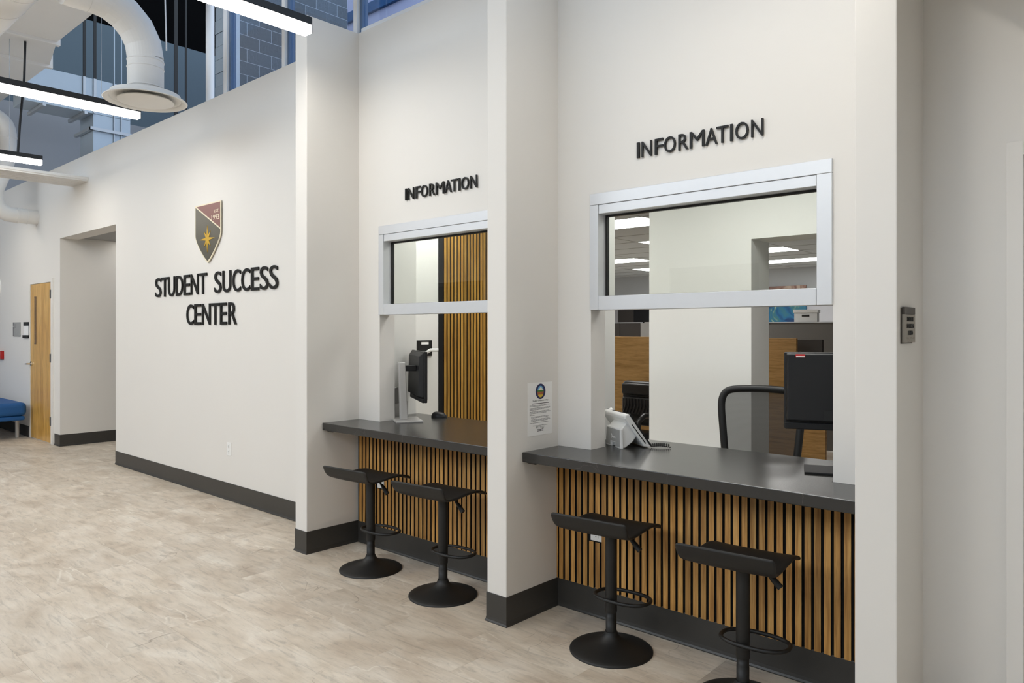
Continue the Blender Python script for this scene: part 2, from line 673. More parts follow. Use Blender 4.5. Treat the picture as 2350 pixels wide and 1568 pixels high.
def letter_mb(ch, x0, x1, z0, z1, y0, y1, bold=0.0):
    """letter filling the box x0..x1, z0..z1; y0 is the face nearest the viewer"""
    vs, fs = glyph(ch, 0, bold)
    xs = [v[0] for v in vs]
    ys = [v[1] for v in vs]
    ax, bx, ay, by = min(xs), max(xs), min(ys), max(ys)
    out = []
    for x, y, z in vs:
        out.append((x0 + (x - ax) / (bx - ax) * (x1 - x0), y1 + (z + 0.5) * (y0 - y1), z0 + (y - ay) / (by - ay) * (z1 - z0)))
    mb = MB()
    mb.add(out, fs)
    return mb


def text_mb(s, x0, x1, z0, z1, y0, y1, bold=0.0):
    """a whole line of print as one flat mesh"""
    vs, fs = glyph(s, 0, bold)
    return letter_mb(s, x0, x1, z0, z1, y0, y1, bold)


# ------------------------------------------------------------------ key dimensions (metres)
YW = 3.16          # face of the reception wall
YB = 3.29          # its rear face
YC = 2.74          # face of the fins
ZW = 3.60          # top of the wall
ZT = 0.866         # counter top
COLX = [(-4.446, -4.308), (-2.638, -2.505), (-0.842, -0.705)]
BAYS = [(-4.308, -2.638), (-2.505, -0.842)]
WINX = [(-4.067, -2.840), (-2.286, -1.056)]

# ------------------------------------------------------------------ shell
# front wall with the hall opening
mb = MB()
mb.box(-14.0, -10.66, YW, YB, 0, ZW)
mb.box(-10.66, -8.79, YW, YB + 0.086, 2.676, ZW)
mb.box(-8.79, -4.446, YW, YB, 0, ZW)
struct('wall_front', mb, M['wall'], 'long white wall carrying the STUDENT SUCCESS CENTER lettering', 'wall')

for i, (a, b) in enumerate(BAYS):
    wx0, wx1 = WINX[i]
    mb = MB()
    mb.box(a, b, YW, YB, 0, 0.812)
    mb.box(a, wx0, YW, YB, ZT, ZW)
    mb.box(wx1, b, YW, YB, ZT, ZW)
    mb.box(wx0, wx1, YW, YB, 2.205, ZW)
    struct(('wall_bay_left', 'wall_bay_right')[i], mb, M['wall'],
           ('white recessed wall round the farther service window', 'white recessed wall round the nearer service window')[i], 'wall')
names = ('white wall fin at the end of the long lettered wall', 'white wall fin between the two service windows, policy notice on its side',
         'white wall fin beside the right counter, small room sign on its side')
for i, (a, b) in enumerate(COLX):
    mb = MB()
    mb.box(a, b, YC, YW + (0.13 if i < 2 else 0.0), 0, ZW)
    struct('column', mb, M['wall'], names[i], 'column', bevel=0.004)

mb = MB()
mb.box(-0.842, -0.44, 3.16, 3.30, 0, ZW)
mb.box(-0.705, -0.44, 3.09, 3.16, 0, ZW)
mb.box(-0.44, 0.62, 3.09, 3.30, 2.145, ZW)
mb.box(0.62, 3.5, 3.09, 3.30, 0, ZW)
struct('wall_right', mb, M['wall'], 'white recessed wall at the right edge around a door frame', 'wall')
mb = MB()
mb.box(-0.70, 3.5, 1.0, 3.09, 2.80, 3.0)  # soffit out of view, added to darken the recess below it
struct('ceiling_shade', mb, M['wall'], 'unseen low white soffit added to shade the right-hand door recess', 'ceiling')
mb = MB()
mb.box(0.75, 0.9, -1.2, 3.09, 0, 2.80)  # side wall out of view, added to block light from the right
struct('wall_shade', mb, M['wall'], 'unseen white side wall added to keep light off the right-hand recess', 'wall')

# other sides of the hall
mb = MB()
mb.box(-14.2, -14.0, -6.4, 9.4, 0, 5.2)
struct('wall_left', mb, M['grey_wall'], 'grey end wall high behind the ductwork', 'wall')
mb = MB()
mb.box(-14.2, -14.0, -6.4, 9.4, 5.2, 6.87)
struct('wall_left_middle', mb, M['slate'], 'slate blue band of the end wall', 'wall')
mb = MB()
mb.box(-14.2, -14.0, -6.4, 9.4, 6.87, 9.6)
struct('wall_left_upper', mb, M['black_wall'], 'black upper band of the end wall', 'wall')
mb = MB()
for a, b in ((-14.0, -14.0), (-12.3, -7.3), (-5.5, 3.5)):
    if b > a:
        mb.box(a, b, -6.4, -6.2, 0, 2.69)
mb.box(-14.2, 3.7, -6.4, -6.2, 2.69, 3.9)
mb.box(-14.2, 3.7, -6.4, -6.2, 6.6, 8.9)
struct('wall_back', mb, M['wall'], 'white wall behind the camera, seen only mirrored in the glass', 'wall')
mb = MB()
mb.box(3.5, 3.7, -6.4, 3.3, 0, 8.9)
struct('wall_end', mb, M['wall'], 'white end wall beyond the camera', 'wall')
mb = MB()
mb.box(-14.2, 3.7, -6.4, 3.35, 8.9, 9.1)
struct('ceiling', mb, M['roof'], 'dark roof deck high over the hall', 'ceiling')
for k, (a, b) in enumerate(((-7.3, -5.5), (-14.0, -12.3))):
    d = thing('door_%d' % (3 + k), ('dark double door mirrored in the nearer glass', 'dark double door mirrored in the farther glass')[k], 'door', ((a + b) / 2, -6.3, 0), kind='structure')
    w = (b - a) / 2
    MB().box(-w, 0.0, -0.03, 0.03, 0, 2.60).build('door_leaf', M['dark_panel'], d)
    MB().box(0.0, w, -0.03, 0.03, 0, 2.60).build('door_leaf', M['dark_panel'], d)
    MB().box(-w, w, -0.05, 0.06, 2.60, 2.69).build('frame', M['grey_panel'], d)

# floor: slab plus separate stone-look tiles where the photograph shows them
mb = MB()
mb.box(-14.2, 3.7, -6.4, 14.0, -0.20, -0.002)
floor = struct('floor', mb, M['floor'], 'beige stone look tile floor', 'floor')
TL, TW, GAP = 0.6096, 0.3048, 0.0003
tile_me = MB().box(GAP, TL - GAP, GAP, TW - GAP, -0.002, 0.0).mesh('tile', M['floor'])
OFF = [-3.95, -3.58, -3.755]
n_tiles = 0
for k in range(-2, 12):
    y0 = 0.997 + TW * k
    off = OFF[k % 3]
    for j in range(-18, 10):
        x0 = off + TL * j
        xc, yc = x0 + TL / 2, y0 + TW / 2
        # inside the strip the camera can see
        if y0 < 3.16 and yc < 3.25:
            if not (-14.0 < xc < 0.2):
                continue
            if (yc + 0.5) < 0.87 - 0.236 * (xc + 3.7) and xc < -3.4:
                continue
            if yc < 0.5:
                continue
        else:
            if not (-10.5 < xc < -8.8):
                continue
        o = bpy.data.objects.new('tile', tile_me)
        COL.objects.link(o)
        o.parent = floor
        o.location = (x0, y0, 0)
        n_tiles += 1


# rubber wall base with a flared toe, swept along the wall with mitred corners
def sweep_base(name, path, label, h=0.149):
    prof = [(0.0, h), (0.0025, h), (0.0035, h - 0.003), (0.0035, 0.026), (0.006, 0.012), (0.010, 0.004), (0.010, 0.0), (0.0, 0.0)]
    mb = MB()
    m = len(path)
    rings = []
    for i in range(m):
        p = Vector(path[i])
        ns = []
        for a, b in ((i - 1, i), (i, i + 1)):
            if a >= 0 and b < m:
                d = (Vector(path[b]) - Vector(path[a])).normalized()
                ns.append(Vector((d.y, -d.x)))
        if len(ns) == 2:
            nn = ns[0] + ns[1]
            nn = nn / (nn.dot(ns[0]))
        else:
            nn = ns[0]
        rings.append([(p.x + nn.x * q[0], p.y + nn.y * q[0], q[1]) for q in prof])
    k = len(prof)
    vs = [v for r in rings for v in r]
    fs = []
    for i in range(m - 1):
        for q in range(k):
            w = (q + 1) % k
            fs.append((i * k + q, i * k + w, (i + 1) * k + w, (i + 1) * k + q))
    fs.append(tuple(range(k)))
    fs.append(tuple((m - 1) * k + q for q in range(k - 1, -1, -1)))
    mb.add(vs, fs)
    return tag(mb.build(name, M['rubber']), label, 'baseboard', kind='structure')


sweep_base('baseboard_front', [(-8.79, 3.6), (-8.79, YW), (-4.447, YW)], 'charcoal rubber wall base under the lettered wall')
c1, c2, c3 = COLX
sweep_base('baseboard_middle', [(c1[0], YW), (c1[0], YC), (c1[1], YC), (c1[1], YW - 0.003), (c2[0], YW - 0.003), (c2[0], YC), (c2[1], YC), (c2[1], YW - 0.003),
                                (c3[0], YW - 0.003), (c3[0], YC), (c3[1], YC), (c3[1], 3.09), (-0.44, 3.09)],
           'charcoal rubber wall base round the fins and under the slats')
sweep_base('baseboard_hall', [(-10.868, YW), (-10.66, YW), (-10.66, 7.9)], 'charcoal rubber wall base turning into the side hall')
sweep_base('baseboard_left', [(-13.99, YW), (-11.97, YW)], 'charcoal rubber wall base behind the blue bench')

# side hall behind the opening
mb = MB()
mb.box(-10.80, -10.66, YB + 0.0, 8.0, 0, 2.70)
mb.box(-8.79, -8.65, YB + 0.0, 8.0, 0, 2.74)
mb.box(-10.8, -8.65, 8.0, 8.15, 0, 2.74)
struct('wall_hall', mb, M['wall'], 'white walls of the side hall beyond the wide opening', 'wall')
hall_c = thing('ceiling_hall', 'grid ceiling of the side hall', 'ceiling', (-10.66, 3.38, 2.70), kind='structure')
MB().box(0, 1.87, 0, 4.5, 0.035, 0.05).build('grid_deck', M['grid'], hall_c)
htile = MB().box(0.012, 0.598, 0.012, 0.598, 0.0, 0.03).mesh('ceiling_tile', M['hall_tile'])
for a in range(3):
    for b in range(7):
        if (a, b) in ((0, 0), (0, 1)):
            continue
        o = bpy.data.objects.new('ceiling_tile', htile)
        COL.objects.link(o)
        o.parent = hall_c
        o.location = (0.02 + a * 0.61, 0.0 + b * 0.61, 0.0)
t = thing('ceiling_light', 'lit square panel in the side hall ceiling', 'light', (-10.58, 3.80, 2.695))
MB().box(0.0, 0.6, 0.0, 0.6, 0.0, 0.012).build('diffuser', M['hall_lamp'], t)

# ------------------------------------------------------------------ service windows
glass_y = 3.225
for i, (a, b) in enumerate(WINX):
    w = thing('window_%d' % (i + 1), ('farther aluminium framed sliding service window', 'nearer aluminium framed sliding service window')[i], 'window', (a, YW, 1.60), kind='structure')
    L = b - a
    d0, d1 = -0.012, 0.085
    MB().box(0, L, d0, d1, 0.548, 0.607).build('frame_head', M['alum'], w, 0.002)
    MB().box(0.055, L - 0.065, d0 + 0.004, d1, 0.500, 0.5465).build('head_rail', M['alum'], w, 0.002)
    MB().box(0, 0.053, d0, d1, 0.0, 0.547).build('frame_jamb', M['alum'], w, 0.002)
    MB().box(L - 0.063, L, d0, d1, 0.0, 0.547).build('frame_jamb', M['alum'], w, 0.002)
    MB().box(0.0545, L - 0.0645, d0, d1, 0.0, 0.072).build('bottom_rail', M['alum'], w, 0.002)
    g = MB()
    g.box(0.054, 0.064, 0.055, 0.075, 0.073, 0.499)
    g.box(0.064, L - 0.064, 0.055, 0.075, 0.489, 0.499)
    g.box(0.064, L - 0.064, 0.055, 0.075, 0.0725, 0.0765)
    g.build('gasket', M['gasket'], w)
    MB().box(0.064, L - 0.065, 0.062, 0.068, 0.0768, 0.4888).build('pane', M['glass'], w)

# ------------------------------------------------------------------ counters with slatted fronts
slat_len = 0.80 - 0.150


def slat_mesh(w, h, face, axis=1):
    me = MB().box(0, w, 0, 0.011, 0, h).mesh('slat', [face, M['felt']])
    for f in me.polygons:
        f.material_index = 0 if f.normal.y < -0.5 else 1
    return me


def slat_obj(me, parent, loc):
    o = bpy.data.objects.new('slat', me)
    COL.objects.link(o)
    o.parent = parent
    o.location = loc
    return o


slat_me = slat_mesh(0.027, slat_len, M['oak'])
for i, (a, b) in enumerate(BAYS):
    wx0, wx1 = WINX[i]
    ct = thing('countertop', ('dark stone counter under the farther service window', 'dark stone counter under the nearer service window')[i], 'counter', (a, 2.86, 0), group='service counters')
    L = b - a
    e = 0.0015
    w0, w1 = wx0 - a + e, wx1 - a - e
    MB().prism([(e, 0), (L - e, 0), (L - e, 0.299), (w1, 0.299), (w1, 0.431), (L - 0.02, 0.431), (L - 0.02, 0.82), (0.040, 0.82) if i == 0 else (0.067, 0.82),
                (0.040, 0.431) if i == 0 else (0.067, 0.431), (w0, 0.431), (w0, 0.299), (e, 0.299)], 0.8165, ZT, 'z').build('slab', M['counter'], ct, 0.003)
    br = MB()
    br.prism([(0.02, 0.816), (0.05, 0.800), (0.16, 0.816)], e, 0.05, 'x')
    br.build('bracket', M['dark_panel'], ct)
    MB().box(0.30, L - e, 0.272, 0.296, 0.804, 0.816).build('support_strip', M['desk_oak'], ct)
    sp = thing('slat_wall', ('oak slat panel below the farther counter', 'oak slat panel below the nearer counter')[i], 'wall panel', (a, YW - 0.014, 0.150), group='slat panels under the counters')
    MB().box(0.001, L - 0.001, 0.0108, 0.0138, 0.0, slat_len + 0.004).build('backing', M['felt'], sp)
    x = (-4.2786 if i == 0 else -2.4873) - a
    if i == 1:
        slat_obj(slat_mesh(0.009, slat_len, M['oak']), sp, (0.001, 0, 0))
    ox, oz = ((-4.082, 0.412), (-2.282, 0.395))[i]      # outlet plate: left edge, bottom
    while x < L - 0.012:
        wd = min(0.027, L - 0.002 - x)
        wx = x + a
        if wx + wd > ox - 0.004 and wx < ox + 0.074:
            for z0, z1 in ((0.0, oz - 0.150 - 0.004), (oz - 0.150 + 0.119, slat_len)):
                slat_obj(slat_mesh(wd, z1 - z0, M['oak']), sp, (x, 0, z0))
        elif wd < 0.0269:
            slat_obj(slat_mesh(wd, slat_len, M['oak']), sp, (x, 0, 0))
        else:
            slat_obj(slat_me, sp, (x, 0, 0))
        x += 0.04


# ------------------------------------------------------------------ outlets
def outlet(loc, label):
    o = thing('power_outlet', label, 'outlet', loc, group='wall outlets')
    MB().box(0, 0.070, -0.006, 0, 0, 0.115).build('cover_plate', M['plate'], o, 0.002)
    for z in (0.018, 0.064):
        MB().box(0.018, 0.052, -0.008, -0.006, z, z + 0.033).build('receptacle', M['plate'], o, 0.001)
        s = MB()
        s.box(0.027, 0.0295, -0.0086, -0.0081, z + 0.014, z + 0.025)
        s.box(0.041, 0.0435, -0.0086, -0.0081, z + 0.014, z + 0.024)
        s.box(0.033, 0.038, -0.0086, -0.0081, z + 0.004, z + 0.009)
        s.build('slots', M['hole'], o)
    return o


outlet((-6.225, YW, 0.392), 'white power outlet low on the lettered wall')
outlet((-4.082, YW - 0.0035, 0.412), 'white power outlet in the slats behind the first stool')
outlet((-2.282, YW - 0.0035, 0.395), 'white power outlet in the slats behind the third stool')


# ------------------------------------------------------------------ raised lettering
F_, HY_, A_ = 1693.0, 758.0, math.radians(41.99)


def wall_x(px, Y):
    """where a column of the photograph meets the plane Y on the wall"""
    r = (px - 1175.0) / F_
    return (-math.sin(A_) + r * math.cos(A_)) * Y / (math.cos(A_) + r * math.sin(A_))


def sign(name, label, lines, loc):
    s = thing(name, label, 'sign', loc)
    for txt, boxes, z0, z1, bold in lines:
        for ch, (p0, p1) in zip(txt, boxes):
            x0, x1 = p0 - loc[0], p1 - loc[0]
            letter_mb(ch, x0, x1, z0 - loc[2], z1 - loc[2], -0.014, -0.005, bold).build('letter', M['letter'], s)
            xm, zm = (x0 + x1) / 2, (z0 + z1) / 2 - loc[2]
    return s


YL = YW - 0.018
I8 = [(138, 178), (212, 372), (422, 552), (570, 750), (797, 952), (977, 1208), (1225, 1415), (1400, 1588), (1618, 1658), (1700, 1908), (1952, 2142)]
boxes = [(wall_x(1440 + p / 6.912, YL), wall_x(1440 + q / 6.912, YL)) for p, q in I8]
sign('letter_sign', 'black raised INFORMATION lettering over the nearer service window', [('INFORMATION', boxes, 2.352, 2.429, 0.0)], (-1.68, YW, 2.352))
x_l, x_r = boxes[0][0], boxes[-1][1]
l1, r1 = wall_x(928, YL), wall_x(1092.5, YL)
boxes1 = [(l1 + (p - x_l) / (x_r - x_l) * (r1 - l1), l1 + (q - x_l) / (x_r - x_l) * (r1 - l1)) for p, q in boxes]
sign('letter_sign', 'black raised INFORMATION lettering over the farther service window', [('INFORMATION', boxes1, 2.352, 2.429, 0.0)], (-3.46, YW, 2.352))
S1 = [(66, 130), (127, 207), (202, 272), (285, 358), (367, 432), (442, 520), (527, 612), (692, 765), (778, 866), (884, 970), (977, 1067), (1080, 1162), (1173, 1262), (1273, 1365)]
S2 = [(397, 471), (481, 550), (561, 648), (655, 745), (752, 821), (840, 925)]
bx1 = [(wall_x(340 + p / 4.611, YL), wall_x(340 + q / 4.611, YL)) for p, q in S1]
bx2 = [(wall_x(340 + p / 4.611, YL), wall_x(340 + q / 4.611, YL)) for p, q in S2]
sign('letter_sign', 'black raised STUDENT SUCCESS CENTER lettering under the shield', [('STUDENTSUCCESS', bx1, 1.828, 2.022, 0.0), ('CENTER', bx2, 1.545, 1.739, 0.0)], (-6.56, YW, 1.545))

# shield crest
sx0, sx1, szt, szb = -6.812, -6.312, 2.652, 2.108
sxc = (sx0 + sx1) / 2


def shield_outline(ins):
    x0, x1, zt = sx0 + ins, sx1 - ins, szt - ins
    zs = 2.375
    pts = [(x0, zt), (x1, zt), (x1, zs)]
    n = 14
    hw = (x1 - x0) / 2
    zb = szb + ins * 1.5
    for k in range(1, n):
        u = k / n
        pts.append((sxc + hw * math.cos(u * PI / 2) ** 0.8, zs - (zs - zb) * (1 - (1 - u) ** 1.0) ** 1.0 * (0.42 * u + 0.58)))
    pts.append((sxc, zb))
    for k in range(n - 1, 0, -1):
        u = k / n
        pts.append((sxc - hw * math.cos(u * PI / 2) ** 0.8, zs - (zs - zb) * (0.42 * u + 0.58) * u / u * (1 - (1 - u))))
    pts.append((x0, zs))
    return pts


cr = thing('shield_crest', 'shield crest with a gold star and maroon corner over the lettering', 'emblem', (sxc, YW, szb))


def loc_poly(poly):
    return [(p[0] - sxc, p[1] - szb) for p in poly]


out0 = loc_poly(shield_outline(0.0))
MB().prism(out0, -0.0175, -0.010, 'y').build('board', M['cream'], cr)
inn = shield_outline(0.012)


def clip(poly, nx, nz, d):
    res = []
    m = len(poly)
    for i in range(m):
        p, q = poly[i], poly[(i + 1) % m]
        a = nx * p[0] + nz * p[1] - d
        b = nx * q[0] + nz * q[1] - d
        if a >= 0:
            res.append(p)
        if (a >= 0) != (b >= 0):
            t_ = a / (a - b)
            res.append((p[0] + (q[0] - p[0]) * t_, p[1] + (q[1] - p[1]) * t_))
    return res


ax_, az_, bx_, bz_ = sx0, 2.648, sx1, 2.398
nx_, nz_ = -(bz_ - az_), (bx_ - ax_)
ln = math.hypot(nx_, nz_)
nx_, nz_ = nx_ / ln, nz_ / ln
d_ = nx_ * ax_ + nz_ * az_
MB().prism(loc_poly(clip(inn, nx_, nz_, d_ + 0.007)), -0.0195, -0.0176, 'y').build('corner_field', M['maroon'], cr)
MB().prism(loc_poly(clip(inn, -nx_, -nz_, -(d_ - 0.007))), -0.0195, -0.0176, 'y').build('main_field', M['bronze'], cr)
star = []
rays = [(0.148, 0.113), (0.07, 0.083), (0.093, 0.093)]
szc = 2.327
R_out = [0.118, 0.062, 0.078, 0.062, 0.120, 0.062, 0.078, 0.062]
for k in range(8):
    an = PI / 2 - k * PI / 4
    ro = {0: (0.122), 4: (0.122), 2: 0.150, 6: 0.150}.get(k, 0.098)
    star.append((math.cos(an) * ro * (1.0 if k in (2, 6) else 0.9), szc - szb + math.sin(an) * ro))
    an2 = an - PI / 8
    star.append((math.cos(an2) * 0.033, szc - szb + math.sin(an2) * 0.033))
MB().prism(star, -0.0225, -0.0196, 'y').build('star', M['gold'], cr)
text_mb('EST.', 0.130, 0.222, 2.553 - szb, 2.579 - szb, -0.0205, -0.0195).build('lettering', M['cream'], cr)
text_mb('1993', 0.080, 0.222, 2.487 - szb, 2.535 - szb, -0.0205, -0.0195).build('lettering', M['cream'], cr)

# ------------------------------------------------------------------ policy notice and room sign (lie on faces of constant X)


def side_box(mb, x0, x1, y0, y1, z0, z1):
    return mb.box(x0, x1, y0, y1, z0, z1)


def turned(mb_xz, rot_parent):
    return mb_xz


# built facing -y, then turned so that it faces +x
no = thing('policy_notice', 'white printed Student Grievance Policy notice on the middle fin', 'notice', (c2[1] + 0.0005, 3.005, 0.940), rz=PI / 2)
W2, H2 = 0.1015, 0.279
MB().box(-W2, W2, -0.0012, 0, 0, H2).build('sheet', M['paper'], no)
lines = []
text_mb('Student Grievance Policy', -0.062, 0.066, 0.177, 0.187, -0.0016, -0.0012).build('heading', M['ink'], no)


def disc_mb(cx, cz, rx, rz, y0, y1, n=36, keep=None):
    poly = [(cx + rx * math.cos(2 * PI * k / n), cz + rz * math.sin(2 * PI * k / n)) for k in range(n)]
    if keep:
        lo, hi = keep
        poly = clip(clip(poly, 0, 1, lo), 0, -1, -hi)
    return MB().prism(poly, y0, y1, 'y')


disc_mb(0.002, 0.231, 0.041, 0.041, -0.0015, -0.0012).build('seal_ring', M['navy'], no)
disc_mb(0.002, 0.230, 0.026, 0.031, -0.0018, -0.0015, keep=(0.238, 0.262)).build('seal_sky', M['sky_ink'], no)
disc_mb(0.002, 0.230, 0.026, 0.031, -0.0018, -0.0015, keep=(0.229, 0.238)).build('seal_hills', M['green_ink'], no)
disc_mb(0.002, 0.230, 0.026, 0.031, -0.0018, -0.0015, keep=(0.214, 0.229)).build('seal_land', M['rust_ink'], no)
disc_mb(0.002, 0.230, 0.026, 0.031, -0.0018, -0.0015, keep=(0.198, 0.214)).build('seal_field', M['gold_ink'], no)
MB().prism([(-0.018, 0.238), (0.004, 0.256), (0.024, 0.238)], -0.002, -0.0018, 'y').build('seal_peak', M['snow_ink'], no)
b1 = MB()
b1.box(-0.068, 0.070, -0.0015, -0.0012, 0.1665, 0.1695)
rnd = random.Random(3)


def para(mb, z, n, x0, x1):
    for k in range(n):
        xe = x1 - (rnd.uniform(0.0, 0.012) if k < n - 1 else rnd.uniform(0.02, 0.07))
        xx = x0
        while xx < xe:
            ww = min(rnd.uniform(0.006, 0.018), xe - xx)
            mb.box(xx, xx + ww, -0.0015, -0.0012, z, z + 0.0021)
            xx += ww + 0.002
        z -= 0.0046
    return z - 0.0045


b2 = MB()
z = 0.1575
z = para(b2, z, 2, -0.086, 0.086)
z = para(b2, z, 3, -0.086, 0.086)
z = para(b2, z, 3, -0.086, 0.086)
z = para(b2, z, 1, -0.086, 0.02)
z = para(b2, z, 2, -0.074, 0.086)
z = para(b2, z, 3, -0.074, 0.086)
z = para(b2, z, 1, -0.086, 0.10)
b1.build('underline', M['ink'], no)
b2.build('small_print', M['grey_ink'], no)
zz = z - 0.003
for s, hw in (('Commission on Postsecondary Education', 0.060), ('2800 E. St. Louis Avenue', 0.036), ('Las Vegas, NV 89104', 0.030)):
    text_mb(s, -hw, hw, zz - 0.0050, zz, -0.0016, -0.0012).build('address', M['ink'], no)
    zz -= 0.0072
b3 = MB()
for q in range(2):
    b3.box(-0.026, -0.010, -0.0015, -0.0012, zz - 0.004, zz - 0.001)
    b3.box(-0.007, 0.008, -0.0015, -0.0012, zz - 0.004, zz - 0.001)
    b3.box(0.011, 0.026, -0.0015, -0.0012, zz - 0.004, zz - 0.001)
    zz -= 0.0072
b3.build('address', M['ink'], no)

rs = thing('room_sign', 'taupe STUDENT SERVICES & INFO sign on the right fin', 'sign', (c3[1] + 0.0005, 2.852, 1.452), rz=PI / 2)
MB().box(-0.071, 0.065, -0.004, 0, -0.004, 0.121).build('back_plate', M['sign_dark'], rs)
MB().box(-0.069, 0.067, -0.013, -0.004, 0.0, 0.098).build('face_plate', M['sign_plate'], rs, 0.001)
MB().box(-0.069, 0.067, -0.013, -0.004, 0.0985, 0.1235).build('header_band', M['sign_dark'], rs, 0.001)
text_mb('STUDENT', -0.042, 0.040, 0.074, 0.0895, -0.0145, -0.013, 0.02).build('lettering', M['letter'], rs)
text_mb('SERVICES', -0.045, 0.043, 0.050, 0.0655, -0.0145, -0.013, 0.02).build('lettering', M['letter'], rs)
text_mb('& INFO', -0.031, 0.031, 0.026, 0.0415, -0.0145, -0.013, 0.02).build('lettering', M['letter'], rs)
bd = MB()
rr = random.Random(5)
for row in range(2):
    for k in range(14 if row == 0 else 7):
        for u in range(2):
            for v in range(3):
                if rr.random() < 0.5:
                    xx = -0.055 + k * 0.0082 + u * 0.0028 + row * 0.02
                    zz2 = 0.017 - row * 0.011 - v * 0.0026
                    bd.box(xx, xx + 0.0014, -0.0136, -0.013, zz2, zz2 + 0.0014)
tag(bd.build('braille', M['sign_plate'], rs), kind='stuff')


# ------------------------------------------------------------------ bar stools
def make_stool():
    s = thing('bar_stool', 'x', 'stool', (0, 0, 0))
    # saddle seat: a bent sheet with a raised rear lip
    prof = [(-0.212, 0.662), (-0.206, 0.650), (-0.196, 0.625), (-0.182, 0.602), (-0.160, 0.586), (-0.125, 0.580), (-0.07, 0.584), (0.0, 0.592),
            (0.06, 0.594), (0.11, 0.590), (0.15, 0.581), (0.18, 0.571), (0.198, 0.563)]
    nx = 16
    vs, fs = [], []
    for k, (y, z) in enumerate(prof):
        u = k / (len(prof) - 1)
        hw = 0.190 - 0.010 * u
        if k < 7:
            hw = (0.190, 0.197, 0.196, 0.191, 0.185, 0.182, 0.183)[k]
        if k == len(prof) - 1:
            hw -= 0.016
        if k == len(prof) - 2:
            hw -= 0.004
        for q in range(nx + 1):
            x = -hw + 2 * hw * q / nx
            e = abs(x / hw)
            # the ends of the lip sweep down a little
            zz = z + 0.010 * (e ** 3) * (1 if 0.25 < u < 0.85 else 0) * 0.6
            vs.append((x, y, zz))
    for k in range(len(prof) - 1):
        for q in range(nx):
            fs.append((k * (nx + 1) + q, k * (nx + 1) + q + 1, (k + 1) * (nx + 1) + q + 1, (k + 1) * (nx + 1) + q))
    mb = MB()
    mb.add(vs, fs, True)
    seat = mb.build('seat', M['seat'], s)
    so = seat.modifiers.new('solid', 'SOLIDIFY')
    so.thickness = 0.014
    so.offset = -1
    sb = seat.modifiers.new('sub', 'SUBSURF')
    sb.levels = 1
    sb.render_levels = 2
    mb = MB()
    mb.lathe([(0.075, 0.578), (0.075, 0.572), (0.045, 0.566), (0.0275, 0.560)], 24)
    mb.build('seat_mount', M['black'], s)
    mb = MB()
    mb.lathe([(0.0265, 0.565), (0.0275, 0.555), (0.0275, 0.185), (0.0265, 0.180)], 28)
    mb.build('outer_tube', M['black'], s)
    mb = MB()
    mb.lathe([(0.0240, 0.185), (0.0240, 0.150), (0.0250, 0.150), (0.0250, 0.085)], 28)
    mb.build('inner_tube', M['black'], s)
    mb = MB()
    mb.lathe([(0.029, 0.090), (0.031, 0.084), (0.033, 0.077), (0.040, 0.067), (0.052, 0.057), (0.075, 0.046), (0.105, 0.036), (0.14, 0.026), (0.17, 0.017), (0.189, 0.010), (0.194, 0.006), (0.194, 0.0)], 56)
    mb.build('base', M['black'], s)
    # footrest: D-shaped loop held by a collar
    path = []
    z0 = 0.238
    for k in range(25):
        a = -PI * 0.08 + PI * 1.16 * k / 24
        path.append((0.03 + 0.125 * math.cos(a), 0.055 + 0.082 * math.sin(a), z0))
    path = []
    for k in range(40):
        a = 2 * PI * k / 40
        ca, sa = math.cos(a), math.sin(a)
        path.append((0.03 + 0.136 * math.copysign(abs(ca) ** 0.85, ca), 0.055 + 0.086 * math.copysign(abs(sa) ** 0.8, sa), z0))
    mb = MB()
    mb.tube(path, 0.0085, 10, closed=True)
    mb.build('footrest', M['black'], s)
    mb = MB()
    mb.tube([(0.02, 0.0, 0.562), (0.075, 0.0, 0.556), (0.110, 0.0, 0.530)], 0.005, 8)
    lv = mb.build('lever', M['black'], s)
    mb = MB()
    mb.tube([(0.098, 0.0, 0.540), (0.125, 0.0, 0.514), (0.150, 0.0, 0.490)], [0.008, 0.0125, 0.0135], 10)
    mb.build('grip', M['black'], lv)
    return s


proto = make_stool()
stools = [(-3.748, 2.842, 'first black saddle stool from the lettered wall, at the farther counter'),
          (-3.076, 2.835, 'second black saddle stool from the lettered wall, beside the middle fin'),
          (-1.962, 2.872, 'black saddle stool at the nearer counter, outlet behind it'),
          (-1.293, 2.823, 'black saddle stool closest to the right fin, base cut off')]
for i, (x, y, lab) in enumerate(stools):
    if i == 0:
        proto.location = (x, y, 0)
        proto.rotation_euler = (0, 0, 0.085)
        proto['label'] = lab
        proto['group'] = 'bar stools at the counters'
    else:
        copy_thing(proto, (x, y, 0), 0.085, lab, 'bar stools at the counters')

# ------------------------------------------------------------------ door at the far left and things around it
d = thing('door_1', 'honey maple door with a narrow light at the far left', 'door', (-11.40, YW, 0), kind='structure')
MB().box(-0.437, 0.430, -0.012, 0.03, 0.012, 2.125).build('door_leaf', M['door'], d)
fr = MB()
fr.box(-0.487, -0.442, -0.02, 0.02, 0, 2.178)
fr.box(0.436, 0.515, -0.02, 0.02, 0, 2.178)
fr.box(-0.442, 0.436, -0.02, 0.02, 2.130, 2.178)
fr.build('frame', M['wall'], d)
vl = MB().box(-0.275, -0.185, -0.0145, -0.012, 1.30, 1.955).build('vision_panel', M['door_light'], d)
MB().box(-0.262, -0.225, -0.0155, -0.0147, 1.31, 1.945).build('glass', M['desk_oak'], vl)
for z in (1.91, 1.07, 0.24):
    hg = MB()
    hg.tube([(0.434, -0.024, z), (0.434, -0.024, z + 0.115)], 0.008, 8)
    hg.box(0.405, 0.458, -0.0215, -0.0122, z, z + 0.115)
    hg.build('hinge', M['hinge'], d)
hd = MB()
